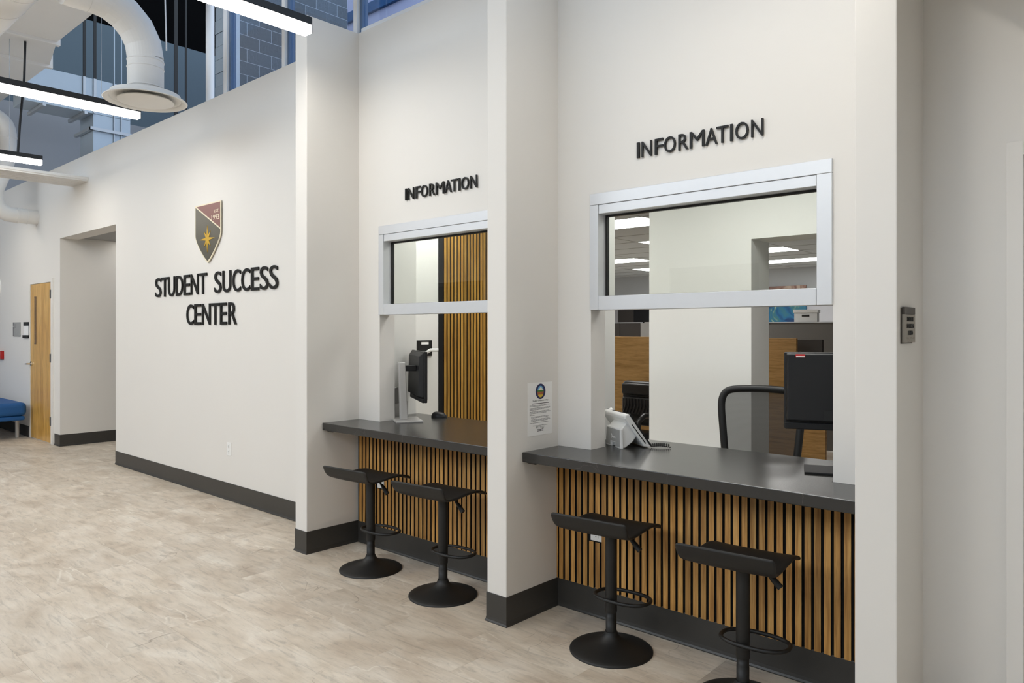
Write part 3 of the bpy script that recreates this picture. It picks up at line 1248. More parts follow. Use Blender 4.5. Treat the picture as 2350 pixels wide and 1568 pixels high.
hd.tube([(-0.385, -0.012, 1.03), (-0.385, -0.028, 1.03)], 0.036, 16)
hd.tube([(-0.385, -0.028, 1.03), (-0.385, -0.066, 1.03)], 0.012, 10)
hd.tube([(-0.385, -0.066, 1.03), (-0.44, -0.070, 1.027), (-0.50, -0.064, 1.025)], [0.012, 0.010, 0.009], 10)
hd.build('lever_handle', M['chrome'], d)

ps = thing('door_plaque', 'grey room plaque left of the maple door', 'sign', (-12.53, YW, 1.405))
MB().box(-0.155, 0.180, -0.008, 0, 0, 0.205).build('plate', M['sign_grey'], ps)
MB().box(-0.180, -0.156, -0.008, 0, 0, 0.140).build('edge_strip', M['dark_panel'], ps)
MB().box(-0.180, -0.156, -0.008, 0, 0.155, 0.205).build('edge_strip', M['dark_panel'], ps)
q = MB()
for k, w in enumerate((0.12, 0.13, 0.12, 0.05)):
    q.box(-0.14, -0.14 + w, -0.0088, -0.008, 0.170 - k * 0.019, 0.174 - k * 0.019)
q.build('small_print', M['ink'], ps)
ch = thing('card_holder', 'black card holder with white card beside the door', 'holder', (-12.06, YW, 1.385))
MB().box(-0.125, 0.125, -0.012, 0, 0.175, 0.225).build('top_bar', M['black'], ch)
MB().box(-0.130, 0.125, -0.022, 0, 0.0, 0.040).build('bottom_bar', M['black'], ch)
MB().box(-0.12, 0.11, -0.006, 0, 0.0405, 0.1745).build('card', M['paper'], ch)
MB().box(0.1105, 0.125, -0.010, 0, 0.0405, 0.1745).build('side_rail', M['black'], ch)
fa = thing('fire_alarm', 'red fire alarm pull box at the left edge', 'alarm', (-13.30, YW, 1.055))
MB().box(-0.20, 0.105, -0.045, 0, 0, 0.125).build('housing', M['red'], fa, 0.006)
MB().box(-0.11, 0.04, -0.052, -0.045, 0.045, 0.075).build('pull_bar', M['plate'], fa)
q = MB()
q.tube([(0, 0, 0), (0, -0.04, 0)], 0.165, 32)
ck = thing('wall_clock', 'white round clock cut off at the left edge', 'clock', (-13.52, YW, 2.145))
q.build('case', M['plate'], ck, 0.006)
q = MB()
q.tube([(0, -0.0405, 0), (0, -0.042, 0)], 0.145, 32)
q.build('dial', M['paper'], ck)

be = thing('bench', 'blue upholstered bench on steel legs at the left edge', 'bench', (-12.75, 2.45, 0))
MB().box(-1.1, 1.05, -0.62, 0.62, 0.325, 0.505).build('cushion', M['blue'], be, 0.055, 4)
MB().box(-1.1, 1.03, -0.60, 0.60, 0.262, 0.322).build('seat_rail', M['blue'], be, 0.02, 3)
MB().box(-1.1, 0.1, -0.1, 0.52, 0.506, 0.545).build('bolster', M['blue'], be, 0.018, 3)
for x in (-0.9, 0.76):
    for y in (-0.5, 0.575):
        q = MB()
        q.lathe([(0.026, 0.262), (0.024, 0.0)], 14, (x, y))
        q.build('leg', M['steel'], be)

# right-hand door frame
d2 = thing('door_2', 'white door frame cut off at the right edge', 'door', (0.09, 3.09, 0), kind='structure')
q = MB()
q.box(-0.53, -0.48, -0.03, 0.02, 0, 2.148)
q.box(0.48, 0.53, -0.03, 0.02, 0, 2.148)
q.box(-0.48, 0.48, -0.03, 0.02, 2.098, 2.148)
q.build('frame', M['wall'], d2, 0.002)
MB().box(-0.478, 0.478, 0.0, 0.045, 0.01, 2.096).build('door_leaf', M['office_wall'], d2)

# ------------------------------------------------------------------ pendant lights


def pendant(x, y1, length, label, cord=False):
    p = thing('linear_pendant', label, 'light', (x, y1, 3.295), group='linear pendant lights')
    MB().box(-0.036, 0.036, -length, -0.004, 0.052, 0.098).build('housing', M['black'], p)
    df_ = MB().box(-0.034, 0.034, -length, -0.004, 0.0, 0.0515).build('diffuser', [M['lamp'], M['lamp_side']], p)
    for f in df_.data.polygons:
        f.material_index = 0 if abs(f.normal.z) > 0.5 else 1
    MB().box(-0.036, 0.036, -0.0035, 0.0, 0.001, 0.098).build('end_cap', M['black'], p)
    q = MB()
    for yy in (-0.30, -length + 0.18):
        q = MB()
        q.tube([(0, yy, 0.098), (0, yy, 1.295 if (x < -5.8 and yy > -1) else 5.5)], 0.0025, 6)
        q.build('hanging_wire', M['channel'], p)
    if cord:
        MB().tube([(-0.01, -0.22, 0.098), (-0.02, -0.20, 0.4), (0.02, -0.17, 0.9), (0.02, -0.16, 1.30)], 0.012, 8).build('power_cord', M['black'], p)
    return p


LP = 1.83
pendant(-3.93, 2.515, LP, 'linear pendant light in front of the first wall fin')
pendant(-6.57, 2.55, LP, 'linear pendant light crossing under the round diffuser')
pendant(-9.20, 2.55, LP, 'linear pendant light above the ribbed beam', cord=True)
pendant(-1.28, 2.53, 1.5, 'linear pendant light overhead, outside the frame')
pendant(-11.85, 2.4, LP, 'linear pendant light beyond the left edge')
for x, lab in ((-2.6, 'nearest'), (-5.2, 'second'), (-7.9, 'third'), (-10.5, 'fourth')):  # unseen second row, added to light the depth of the room
    pendant(x, -0.6, LP, '%s unseen pendant light of the row added behind the camera' % lab)

# ribbed beam that runs into the wall
rb = thing('ribbed_beam', 'white ribbed beam running into the lettered wall', 'beam', (-9.905, YW, 3.275))
MB().box(-0.265, 0.265, -6.5, -0.001, 0.012, 0.046).build('body', M['duct'], rb, 0.004)
for k in range(6):
    x = -0.258 + k * 0.088
    MB().box(x, x + 0.074, -6.5, -0.001, -0.004, 0.0118).build('rib', M['duct'], rb)
q = MB()
for yy in (-1.95, -4.5):
    q = MB()
    q.tube([(0.0, yy, 0.046), (0.0, yy, 5.6)], 0.008, 6)
    q.build('hanging_rod', M['duct'], rb)

# ------------------------------------------------------------------ ductwork
# main round duct, branch and ceiling diffuser
md = thing('round_duct', 'large white round duct in the top left corner', 'duct', (-6.0, 1.58, 4.10))
q = MB()
q.tube([(-6.0, 0, 0), (6.5, 0, 0)], 0.20, 32)
q.build('pipe', M['duct'], md)
for k in range(9):
    q = MB()
    q.tube([(-1.6 + k * 0.42, 0, 0), (-1.575 + k * 0.42, 0, 0)], 0.204, 32)
    q.build('seam_band', M['duct'], md)
br = thing('branch_duct', 'white round duct elbow ending in a round ceiling diffuser', 'duct', (-5.96, 2.36, 3.28))
R, r0 = 0.38, 0.130
zt = 0.70
path = [(0, -0.70, zt), (0, -R - 0.02, zt)]
q = MB()
q.tube([(0, -0.575, zt), (0, -R, zt)], r0, 36)
q.build('pipe', M['duct'], br)
q = MB()
q.tube([(0, -R + R * math.sin(a), zt - R + R * math.cos(a)) for a in [PI / 2 * k / 5 for k in range(6)]], r0, 36, smooth=False)
q.build('elbow', M['duct'], br)
q = MB()
q.lathe([(r0, zt - R), (r0, 0.04)], 36)
q.build('drop_pipe', M['duct'], br)
for zz in (0.30, 0.245, 0.095, 0.055):
    q = MB()
    q.lathe([(r0 + 0.001, zz), (r0 + 0.005, zz + 0.004), (r0 + 0.001, zz + 0.010)], 36)
    q.build('seam_band', M['duct'], br)
q = MB()
q.tube([(0, -R - 0.03, zt), (0, -R - 0.018, zt)], r0 + 0.004, 36)
q.build('seam_band', M['duct'], br)
q = MB()
q.lathe([(0.131, 0.045), (0.17, 0.035), (0.295, 0.006), (0.300, 0.0), (0.296, -0.004), (0.285, -0.003), (0.262, 0.006), (0.252, 0.016), (0.250, 0.05)], 56)
df = q.build('diffuser_ring', M['duct'], br)
q = MB()
q.lathe([(0.2495, 0.050), (0.0, 0.052)], 56)
q.build('throat', M['hole'], df)
q = MB()
q.lathe([(0.0, 0.005), (0.195, 0.004), (0.204, -0.004), (0.198, -0.008), (0.0, -0.008)], 56)
q.build('face_disc', M['duct'], df)
q = MB()
q.tube([(0.045, 0.14, 0.42), (0.02, 0.10, 2.4)], 0.006, 6)
q.build('hanging_wire', M['mullion'], br)

# rectangular white supply duct
rd = thing('supply_duct', 'wide white rectangular supply duct at the top left', 'duct', (-9.0, 1.6, 4.60))
MB().box(0.02, 2.7, 0.0, 1.03, 0, 0.5).build('duct_section', M['duct'], rd, 0.004)
q = MB()
q.prism([(-0.82, -0.1), (-0.82, 1.20), (0.02, 1.03), (0.02, 0.0)], 0.0, 0.5, 'z')
q.build('transition', M['duct'], rd)
MB().box(-4.98, -0.82, -0.1, 1.20, 0, 0.5).build('duct_section', M['duct'], rd, 0.004)
for x, y0, y1 in ((0.02, -0.03, 1.06), (-0.82, -0.13, 1.23)):
    MB().box(x - 0.03, x + 0.03, y0, y1, -0.035, 0.535).build('flange', M['duct'], rd, 0.004)

# galvanised duct that turns down behind the wall
gd = thing('metal_duct', 'galvanised rectangular duct turning down behind the lettered wall', 'duct', (-11.4, 3.63, 3.3))
MB().box(0, 0.5, -0.80, 0.48, 1.13, 1.60).build('duct_section', M['galv'], gd, 0.004)
MB().box(0, 0.5, 0.0, 0.48, 0.0, 1.128).build('drop_section', M['galv'], gd, 0.004)
for yy in (-0.13, -0.62):
    MB().box(-0.08, 0.58, yy, yy + 0.04, 1.085, 1.127).build('trapeze_channel', M['channel'], gd)
MB().box(-0.08, 0.56, -0.05, -0.01, 0.90, 0.94).build('trapeze_channel', M['channel'], gd)
MB().box(0.505, 0.545, -0.05, 0.55, 0.90, 0.94).build('trapeze_channel', M['channel'], gd)
for yy, w, m_ in ((-0.13, 0.035, 'black'), (0.0, 0.035, 'black'), (0.255, 0.012, 'galv'), (0.35, 0.010, 'galv')):  # black here paints the dark reflection on galvanised straps
    MB().box(0.51, 0.525, yy, yy + w, 1.60, 5.5).build('hanger_strap', M[m_], gd)
    MB().box(0.51, 0.525, yy, yy + w, 0.0 if yy > 0 else 1.13, 1.599).build('strap_pale', M['channel'], gd)  # same straps coloured paler below, where they look bright before the duct
for k, (y, w) in enumerate(((4.70, 0.05), (4.86, 0.025))):
    q = MB().box(-10.87, -10.85, y, y + w, 3.0, 8.8)
    tag(q.build('hanging_strap', M['black']), ('wider black strap hanging right of the diffuser', 'thin black strap hanging right of the diffuser')[k], 'strap', 'black hanging straps')

# flexible duct entering the wall at the left
fd = thing('elbow_duct', 'white duct bending down and into the wall at the left edge', 'duct', (-11.60, 2.82, 3.04))
pth = [(0, -0.9, 1.30), (0, -0.22, 1.30)]
for k in range(1, 7):
    a = PI / 2 * k / 6
    pth.append((0, -0.22 + 0.22 * math.sin(a), 1.08 + 0.22 * math.cos(a)))
pth += [(0, 0.0, 0.95), (0, -0.01, 0.75), (0, -0.05, 0.58), (0, -0.11, 0.42), (0, -0.15, 0.30), (0, -0.155, 0.20), (0, -0.13, 0.11), (0, -0.075, 0.04), (0, 0.0, 0.005), (0, 0.08, 0.0)]
pth.append((0, 0.339, 0))
q = MB()
q.tube(pth, 0.100, 24, smooth=True)
q.build('pipe', M['duct'], fd)
for a_, b_ in (((0, 0.10, 0), (0, 0.115, 0)), ((0, 0.21, 0), (0, 0.22, 0)), ((0, 0, 1.02), (0, 0, 1.04))):
    q = MB()
    q.tube([a_, b_], 0.106, 24)
    q.build('seam_band', M['duct'], fd)

# ------------------------------------------------------------------ clerestory over the wall and what is seen through it
cw = thing('window_3', 'clerestory glazing with white mullions on top of the wall', 'window', (-6.35, 3.25, ZW), kind='structure')
HG = 5.2
mx = [0.0, 0.97, 1.94, 2.91, 3.88, 4.85]
for x in mx:
    q = MB().box(x - 0.022, x + 0.022, -0.045, 0.03, 0, HG)
    m1 = q.build('mullion', M['mullion'], cw)
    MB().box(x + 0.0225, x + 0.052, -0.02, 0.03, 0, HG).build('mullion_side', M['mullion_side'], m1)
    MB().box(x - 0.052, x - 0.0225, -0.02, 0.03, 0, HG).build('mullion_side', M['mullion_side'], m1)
for k in range(len(mx) - 1):
    MB().box(mx[k] + 0.053, mx[k + 1] - 0.053, -0.004, 0.004, 0.012, HG).build('pane', M['sky_glass'], cw)
    h = 0.011 if k < 2 else 0.065
    MB().box(mx[k] + 0.053, mx[k + 1] - 0.053, -0.03, 0.03, 0.0, h).build('bottom_rail', M['mullion'], cw)
tag(MB().lathe([(0.040, 3.3), (0.040, 8.85)], 20, (-7.09, 3.42)).build('steel_post', M['mullion']), 'white round steel post left of the clerestory glass', 'post')
tag(MB().box(-6.62, -6.50, 3.32, 3.42, 3.3, 8.85).build('trim_1', M['mullion']), 'white end trim of the clerestory', 'trim', kind='structure')

XB = -10.65
bw = thing('wall_outside', 'grey concrete block wall seen through the clerestory', 'wall', (XB, 5.39, 4.60), kind='structure')
HB, LB, JT = 0.2032, 0.411, 0.010
MB().box(-0.30, -0.003, 0.004, 2.19, 0.0, 4.2).build('core', M['mortar'], bw)
z6 = 6.24 - 4.60
row = -8
blk_me = MB().box(-0.2, 0.0, 0.0, LB - JT, 0.0, HB - JT).mesh('block', M['cmu'])
for row in range(-8, 12):
    z = z6 + row * HB
    if z < 0 or z + HB > 4.2:
        continue
    y = (5.931 if row % 2 == 0 else 5.726) - 5.39
    while y - LB > -LB:
        y -= LB
    while y < 2.19:
        a = max(y + JT / 2, 0.0)
        b = min(y + LB - JT / 2, 2.19)
        if b - a > 0.05:
            o = bpy.data.objects.new('block', blk_me if b - a > LB - JT - 0.002 else MB().box(-0.2, 0, 0, b - a, 0, HB - JT).mesh('block', M['cmu']))
            COL.objects.link(o)
            o.parent = bw
            o.location = (0, a, z + JT / 2)
        y += LB
for k in range(20):
    MB().box(-0.305, -0.0, -0.02 - random.uniform(0, 0.012), -0.0, k * 0.2032 + 0.004, k * 0.2032 + 0.2).build('block_end', M['cmu_end'], bw)

fb = thing('wall_neighbour', 'lavender building face with a blue band outside the clerestory', 'wall', (0, 9.0, 0), kind='structure')
MB().box(-13.6, 4.0, 0.0, 0.2, 3.2, 7.77).build('lower_face', M['lavender'], fb)
MB().box(-13.6, 4.0, -0.06, 0.2, 7.775, 7.97).build('blue_band', M['fascia'], fb)
MB().prism([(-13.6, 7.975), (-11.9, 7.975), (-11.4, 8.6), (-13.6, 8.6)], 0.0, 0.2, 'y').build('upper_face', M['lavender'], fb)

# ------------------------------------------------------------------ offices behind the windows
ZC = 2.66
mb = MB()
mb.box(-4.40, -4.27, YB, 3.66, 0, ZC)
mb.box(-2.57, -2.44, YB, 3.61, 0, ZC)
struct('wall_stub', mb, M['office_wall'], 'short cream wall returns beside each service counter', 'wall')
mb = MB()
mb.box(-3.04, -2.215, 4.97, 5.27, 0, ZC)
mb.box(-2.215, -0.9, 4.97, 5.27, 2.135, ZC)
mb.box(-0.9, 0.3, 4.97, 5.27, 0, ZC)
struct('wall_office', mb, M['office_wall'], 'cream office wall with a doorway behind the mesh chair', 'wall')
mb = MB()
mb.box(-4.80, -4.66, 3.66, 6.2, 0, ZC)
mb.box(-4.66, -4.40, YB, 3.66, 0, 2.0)
struct('wall_office_side', mb, M['office_wall'], 'cream office side wall behind the farther window', 'wall')
mb = MB()
mb.box(-10.0, 0.3, 13.7, 13.85, 0, ZC)
mb.box(-10.1, -10.0, 8.2, 13.85, 0, ZC)
mb.box(0.3, 0.45, YB + 0.01, 13.85, 0, ZC)
struct('wall_far_office', mb, M['far_wall'], 'grey far wall of the open office', 'wall')
# slats on the office side wall
os_ = thing('slat_wall', 'tall honey slat panel on the office wall behind the farther window', 'wall panel', (-4.66, 4.27, 0.2))
MB().box(0.0, 0.009, -0.03, 1.2, 0, 2.42).build('backing', M['felt'], os_)
os_me = MB().box(0.009, 0.020, 0, 0.027, 0, 2.42).mesh('slat', [M['honey'], M['felt']])
for f in os_me.polygons:
    f.material_index = 0 if f.normal.x > 0.5 else 1
for k in range(29):
    o = bpy.data.objects.new('slat', os_me)
    COL.objects.link(o)
    o.parent = os_
    o.location = (0, 0.02 + k * 0.04, 0)

# grid ceiling with separate panels
oc = thing('ceiling_office', 'grey grid ceiling of the open office', 'ceiling', (-8.97, 5.295, ZC), kind='structure')
mb = MB()
mb.box(-5.2, 9.4, -2.0, 8.6, 0.035, 0.06)
mb.build('ceiling_deck', M['grid'], oc)
ct_me = MB().box(0.010, 1.209, 0.010, 0.599, 0.0, 0.03).mesh('ceiling_tile', M['ceil_tile'])
lights = {(1, 2), (3, 2), (1, 5), (3, 5), (1, 8), (3, 8), (1, 11), (3, 11)}
TX, TY = 1.22, 0.61
for a in range(-1, 7):
    for b in range(0, 14):
        if (a, b) in lights:
            continue
        o = bpy.data.objects.new('ceiling_tile', ct_me)
        COL.objects.link(o)
        o.parent = oc
        o.location = (a * TX + 0.02, b * TY, 0.0)
gb = MB()
for a in range(-1, 8):
    gb.box(a * TX + 0.02 - 0.008, a * TX + 0.02 + 0.008, 0, 8.55, -0.002, 0.034)
for b in range(0, 15):
    gb.box(-TX, 7 * TX + 0.02, b * TY - 0.008, b * TY + 0.008, -0.0025, 0.0335)
gb.build('grid_bars', M['grid'], oc)
pl = {(1, 2): 'office troffer nearest in the left gap', }
rown = {2: 'first', 5: 'second', 8: 'third', 11: 'fourth'}
for (a, b) in sorted(lights):
    t = thing('troffer_light', 'lit ceiling panel in the %s row of the open office, %s column' % (rown[b], 'left' if a == 1 else 'right'), 'light',
              (-8.97 + a * TX + 0.02, 5.295 + b * TY, ZC), group='office ceiling panels')
    MB().box(0.012, 1.207, 0.012, 0.597, -0.003, 0.02).build('diffuser', M['troffer'], t)
# booth ceilings (hidden by the window heads) with an added unseen light panel each
mb = MB()
mb.box(-4.7, 0.3, YB, 5.28, ZC + 0.002, ZC + 0.03)
struct('ceiling_booth', mb, M['ceil_tile'], 'pale ceiling over the service desks', 'ceiling')
for k, (x, y) in enumerate(((-3.95, 4.1), (-1.9, 4.05))):
    t = thing('troffer_light', ('unseen light panel added over the farther service desk', 'unseen light panel added over the nearer service desk')[k], 'light', (x, y, ZC - 0.012), group='office ceiling panels')
    MB().box(-0.6, 0.6, -0.3, 0.3, -0.003, 0.012).build('diffuser', M['troffer'], t)

# --- office furniture seen through the nearer window
wk = thing('office_desk', 'wood desk panel behind the black leather chair', 'desk', (-4.45, 6.85, 0))
MB().box(-0.75, 0.45, 0.0, 0.04, 0.03, 1.424).build('panel', M['desk_oak'], wk, 0.004)
MB().box(0.455, 0.80, 0.0, 0.04, 0.03, 1.424).build('panel', M['desk_oak'], wk, 0.004)
MB().box(-0.75, 0.80, 0.05, 0.7, 0.70, 0.735).build('work_surface', M['desk_oak'], wk)
gp = thing('cubicle_partition', 'charcoal cubicle partition above the left desk panel', 'partition', (-5.3, 8.2, 0))
MB().box(-0.6, -0.165, 0.0, 0.06, 0.02, 1.585).build('panel', M['dark_panel'], gp)
MB().box(-0.16, 0.15, 0.0, 0.06, 0.02, 1.585).build('panel', M['dark_panel'], gp)
MB().box(0.155, 0.22, 0.0, 0.06, 0.02, 1.585).build('panel', M['sign_grey'], gp)
MB().box(0.225, 0.9, -0.02, 0.06, 0.02, 1.60).build('panel', M['sign_grey'], gp)
MB().box(-0.6, 0.15, -0.005, 0.065, 1.586, 1.60).build('top_rail', M['channel'], gp)
tv = thing('wall_screen', 'black screen above the cubicle partition', 'screen', (-7.55, 13.66, 1.2))
MB().box(-1.56, -1.16, -0.05, 0.03, 0.3, 0.84).build('frame', M['dark_panel'], tv)
MB().box(-1.155, -0.55, -0.06, 0.03, 0.32, 0.84).build('screen', M['screen'], tv)

dk = thing('office_desk', 'wood desk panel seen through the doorway', 'desk', (-3.15, 7.8, 0))
MB().box(-0.75, 0.17, 0.0, 0.04, 0.03, 1.41).build('panel', M['desk_oak'], dk, 0.004)
MB().box(0.171, 0.46, 0.02, 0.06, 0.03, 0.75).build('modesty_panel', M['desk_oak'], dk)
MB().box(-0.75, 0.9, 0.065, 0.75, 0.72, 0.755).build('work_surface', M['desk_oak'], dk)
mc = thing('desk_monitor', 'dark monitor back on the desk beyond the doorway', 'monitor', (-2.95, 8.1, 0.755))
MB().box(-0.14, 0.14, -0.02, 0.03, 0.25, 0.64).build('panel', M['dark_panel'], mc, 0.006)
MB().box(-0.03, 0.03, 0.03, 0.06, 0.01, 0.4).build('stand', M['dark_panel'], mc)
MB().box(-0.1, 0.1, -0.05, 0.12, 0.0, 0.012).build('foot', M['dark_panel'], mc)
gq = thing('cubicle_partition', 'grey cubicle partition under the white file box', 'partition', (-3.6, 9.3, 0))
MB().box(-1.0, -0.48, 0.0, 0.06, 0.02, 1.585).build('panel', M['grey_panel'], gq)
MB().box(-0.475, 1.6, 0.0, 0.06, 0.02, 1.585).build('panel', M['grey_panel'], gq)
MB().box(-1.0, 1.6, -0.01, 0.07, 1.586, 1.60).build('top_rail', M['channel'], gq)
MB().box(-1.0, 1.6, 0.08, 0.55, 1.56, 1.60).build('shelf', M['grey_panel'], gq)
fx = thing('file_box', 'white cardboard file box with lid on the cubicle top', 'box', (-3.52, 9.58, 1.601), rz=0.25)
MB().box(-0.14, 0.13, -0.15, 0.13, 0, 0.115).build('body', M['plate'], fx)
MB().box(-0.152, 0.142, -0.16, 0.142, 0.116, 0.155).build('lid', M['plate'], fx, 0.003)
q = MB()
q.box(-0.05, 0.04, -0.1515, -0.1502, 0.065, 0.090)
q.build('hand_hole', M['hole'], fx)
pt = thing('painting', 'abstract canvas of pink and teal folds on the far office wall', 'painting', (-5.37, 13.68, 1.35))
q = MB().box(-0.62, 0.33, -0.03, 0.0, 0.0, 0.97)
q.build('canvas', M['painting'], pt)
cup = thing('pencil_cup', 'black wire pencil cup behind the monitor', 'cup', (-1.90, 5.9, 0.0))
COL.objects.unlink(cup)
bpy.data.objects.remove(cup)

# --- mesh task chair
mc = thing('task_chair', 'black framed mesh task chair behind the nearer counter', 'chair', (-1.925, 4.44, 0), rz=math.radians(14))
bk = []
hw, zt, zb = 0.245, 1.125, 0.52


def back_y(z):
    return 0.02 + 0.10 * (z - 0.5) ** 2


outl = []
for (x, z) in [(-0.200, zb), (-0.215, 0.70), (-0.232, 0.88), (-0.243, 1.00), (-0.238, 1.06), (-0.215, 1.10), (-0.17, 1.118), (-0.08, 1.125), (0.0, 1.127),
               (0.08, 1.125), (0.17, 1.118), (0.215, 1.10), (0.238, 1.06), (0.243, 1.00), (0.232, 0.88), (0.215, 0.70), (0.200, zb), (0.1, zb - 0.01), (-0.1, zb - 0.01)]:
    outl.append((x, back_y(z) - 0.10 * (1 - (x / 0.245) ** 2) * 0 + 0.0, z))


def smooth_loop(p, n=4):
    res = []
    m = len(p)
    for i in range(m):
        a, b, c, d = (Vector(p[(i + k) % m]) for k in (-1, 0, 1, 2))
        for k in range(n):
            t = k / n
            res.append(0.5 * ((2 * b) + (c - a) * t + (2 * a - 5 * b + 4 * c - d) * t * t + (3 * b - a - 3 * c + d) * t ** 3))
    return res


outl = [tuple(v) for v in smooth_loop(outl)]
q = MB()
q.tube(outl, 0.023, 10, closed=True)
q.build('back_frame', M['black'], mc)
q = MB()
ring = [(x * 0.965, y, zb + (z - zb) * 0.985 + 0.003) for x, y, z in outl]
n = len(ring)
q.add([(0, back_y(0.85) - 0.01, 0.85)] + ring, [(0, 1 + k, 1 + (k + 1) % n) for k in range(n)])
q.build('mesh_back', M['mesh'], mc)
q = MB()
q.box(-0.24, 0.24, -0.47, 0.0, 0.43, 0.485)
q.build('seat', M['mesh'], mc, 0.02, 3)
q = MB()
q.lathe([(0.03, 0.43), (0.03, 0.10)], 16, (0, -0.22))
q.build('column', M['black'], mc)
for k in range(5):
    a = 2 * PI * k / 5
    q = MB()
    q.tube([(0, -0.22, 0.12), (0.30 * math.cos(a), -0.22 + 0.30 * math.sin(a), 0.075)], [0.03, 0.018], 8)
    leg = q.build('leg', M['black'], mc)
    q = MB()
    cx, cy = 0.30 * math.cos(a), -0.22 + 0.30 * math.sin(a)
    q.tube([(cx - 0.02, cy, 0.03), (cx + 0.02, cy, 0.03)], 0.03, 12)
    q.build('caster', M['black'], leg)
for s in (-1, 1):
    q = MB()
    q.tube([(s * 0.22, -0.2, 0.45), (s * 0.29, -0.2, 0.5), (s * 0.29, -0.2, 0.66)], 0.015, 8)
    q.box(s * 0.29 - 0.04, s * 0.29 + 0.04, -0.33, -0.08, 0.66, 0.685)
    q.build('armrest', M['black'], mc)
MB().tube([(0, -0.05, 0.44), (0, 0.06, 0.47), (0, 0.05, 0.6)], 0.02, 8).build('back_support', M['black'], mc)

# --- leather chair
lc = thing('leather_chair', 'black leather armchair on casters before the wood desk panel', 'chair', (-3.90, 6.0, 0), rz=math.radians(-8))


def cushion(x0, x1, y0, y1, z0, z1, name, mat, parent, bev=0.04):
    return MB().box(x0, x1, y0, y1, z0, z1).build(name, mat, parent, bev, 4)


bk_ = cushion(-0.25, 0.25, 0.18, 0.27, 0.56, 0.995, 'backrest', M['leather'], lc, 0.04)
cushion(-0.215, 0.215, 0.135, 0.19, 0.86, 0.975, 'head_pad', M['leather'], bk_, 0.025)
q = cushion(-0.20, 0.20, 0.125, 0.19, 0.665, 0.845, 'gathered_pad', M['leather'], bk_, 0.025)
for k in range(9):
    x = -0.16 + k * 0.04
    MB().tube([(x - 0.01, 0.124, 0.685), (x + 0.02, 0.121, 0.76), (x + 0.012, 0.124, 0.83)], 0.009, 6).build('pleat', M['leather'], bk_)
cushion(-0.25, 0.25, -0.30, 0.22, 0.42, 0.53, 'seat', M['leather'], lc, 0.04)
for s in (-1, 1):
    q = MB()
    q.tube([(s * 0.25, 0.20, 0.46), (s * 0.31, 0.16, 0.60), (s * 0.31, 0.06, 0.70), (s * 0.31, -0.14, 0.71), (s * 0.31, -0.22, 0.66), (s * 0.29, -0.22, 0.46)], 0.026, 10)
    q.build('armrest', M['leather'], lc)
q = MB()
q.lathe([(0.03, 0.42), (0.03, 0.09)], 14)
q.build('column', M['black'], lc)
for k in range(5):
    a = 2 * PI * k / 5
    q = MB()
    q.tube([(0, 0, 0.12), (0.29 * math.cos(a), 0.29 * math.sin(a), 0.075)], [0.03, 0.018], 8)
    leg = q.build('leg', M['black'], lc)
    q = MB()
    cx, cy = 0.29 * math.cos(a), 0.29 * math.sin(a)
    q.tube([(cx - 0.02, cy, 0.03), (cx + 0.02, cy, 0.03)], 0.03, 12)
    q.build('caster', M['black'], leg)


# ------------------------------------------------------------------ monitors on the counters
def monitor(loc, rz, w, h, zb_, label, bz=0.035):
    """local -y is the rear of the screen"""
    m_ = thing('desk_monitor', label, 'monitor', loc, rz)
    pn = MB()
    pn.box(-w / 2, w / 2, 0.0, 0.022, zb_, zb_ + h)
    pn.build('panel', M['monitor'], m_, 0.006)
    MB().box(-w / 2 + 0.008, w / 2 - 0.008, 0.0222, 0.0232, zb_ + 0.02, zb_ + h - 0.008).build('screen', M['screen'], m_)
    hs = MB()
    x1 = w / 2 - 0.008
    vs = []
    z0, z1 = zb_ + 0.035, zb_ + h - 0.004
    vs = [(-x1, 0, z0), (x1, 0, z0), (x1, 0, z1), (-x1, 0, z1), (-x1 + bz, -0.034, z0 + 0.006), (x1 - bz, -0.034, z0 + 0.006), (x1 - bz, -0.026, z1 - bz * 0.85), (-x1 + bz, -0.026, z1 - bz * 0.85)]
    hs.add(vs, [(0, 1, 2, 3), (4, 7, 6, 5), (0, 4, 5, 1), (1, 5, 6, 2), (2, 6, 7, 3), (3, 7, 4, 0)])
    hs.build('rear_shell', M['monitor'], m_, 0.006, 3)
    MB().box(-w / 2 + 0.003, w / 2 - 0.003, -0.012, 0.0, zb_, zb_ + 0.030).build('lower_bezel', M['monitor'], m_, 0.004)
    return m_


# farther counter: screen turned away, seen almost edge-on
vx, vy = -0.86, 0.51
nearp = Vector((-3.786, 3.318))
W1 = 0.52
cen = nearp + Vector((vx, vy)) * (W1 / 2)
ang = math.atan2(-vy, -vx)          # local +x points from the far edge to the near one
m1 = monitor((cen.x, cen.y, ZT), ang, W1, 0.35, 0.133, 'black monitor on a silver stand seen edge-on at the farther counter')
q = MB()
q.prism([(-0.140, 0.012), (-0.090, 0.012), (-0.107, 0.405), (-0.150, 0.405)], 0.065, 0.125, 'x')
q.build('stand_column', M['steel'], m1, 0.004)
MB().box(0.070, 0.120, -0.120, -0.030, 0.345, 0.385).build('stand_arm', M['monitor'], m1, 0.003)
MB().box(-0.035, 0.225, -0.185, 0.00, 0.0, 0.012).build('stand_foot', M['steel'], m1, 0.002)

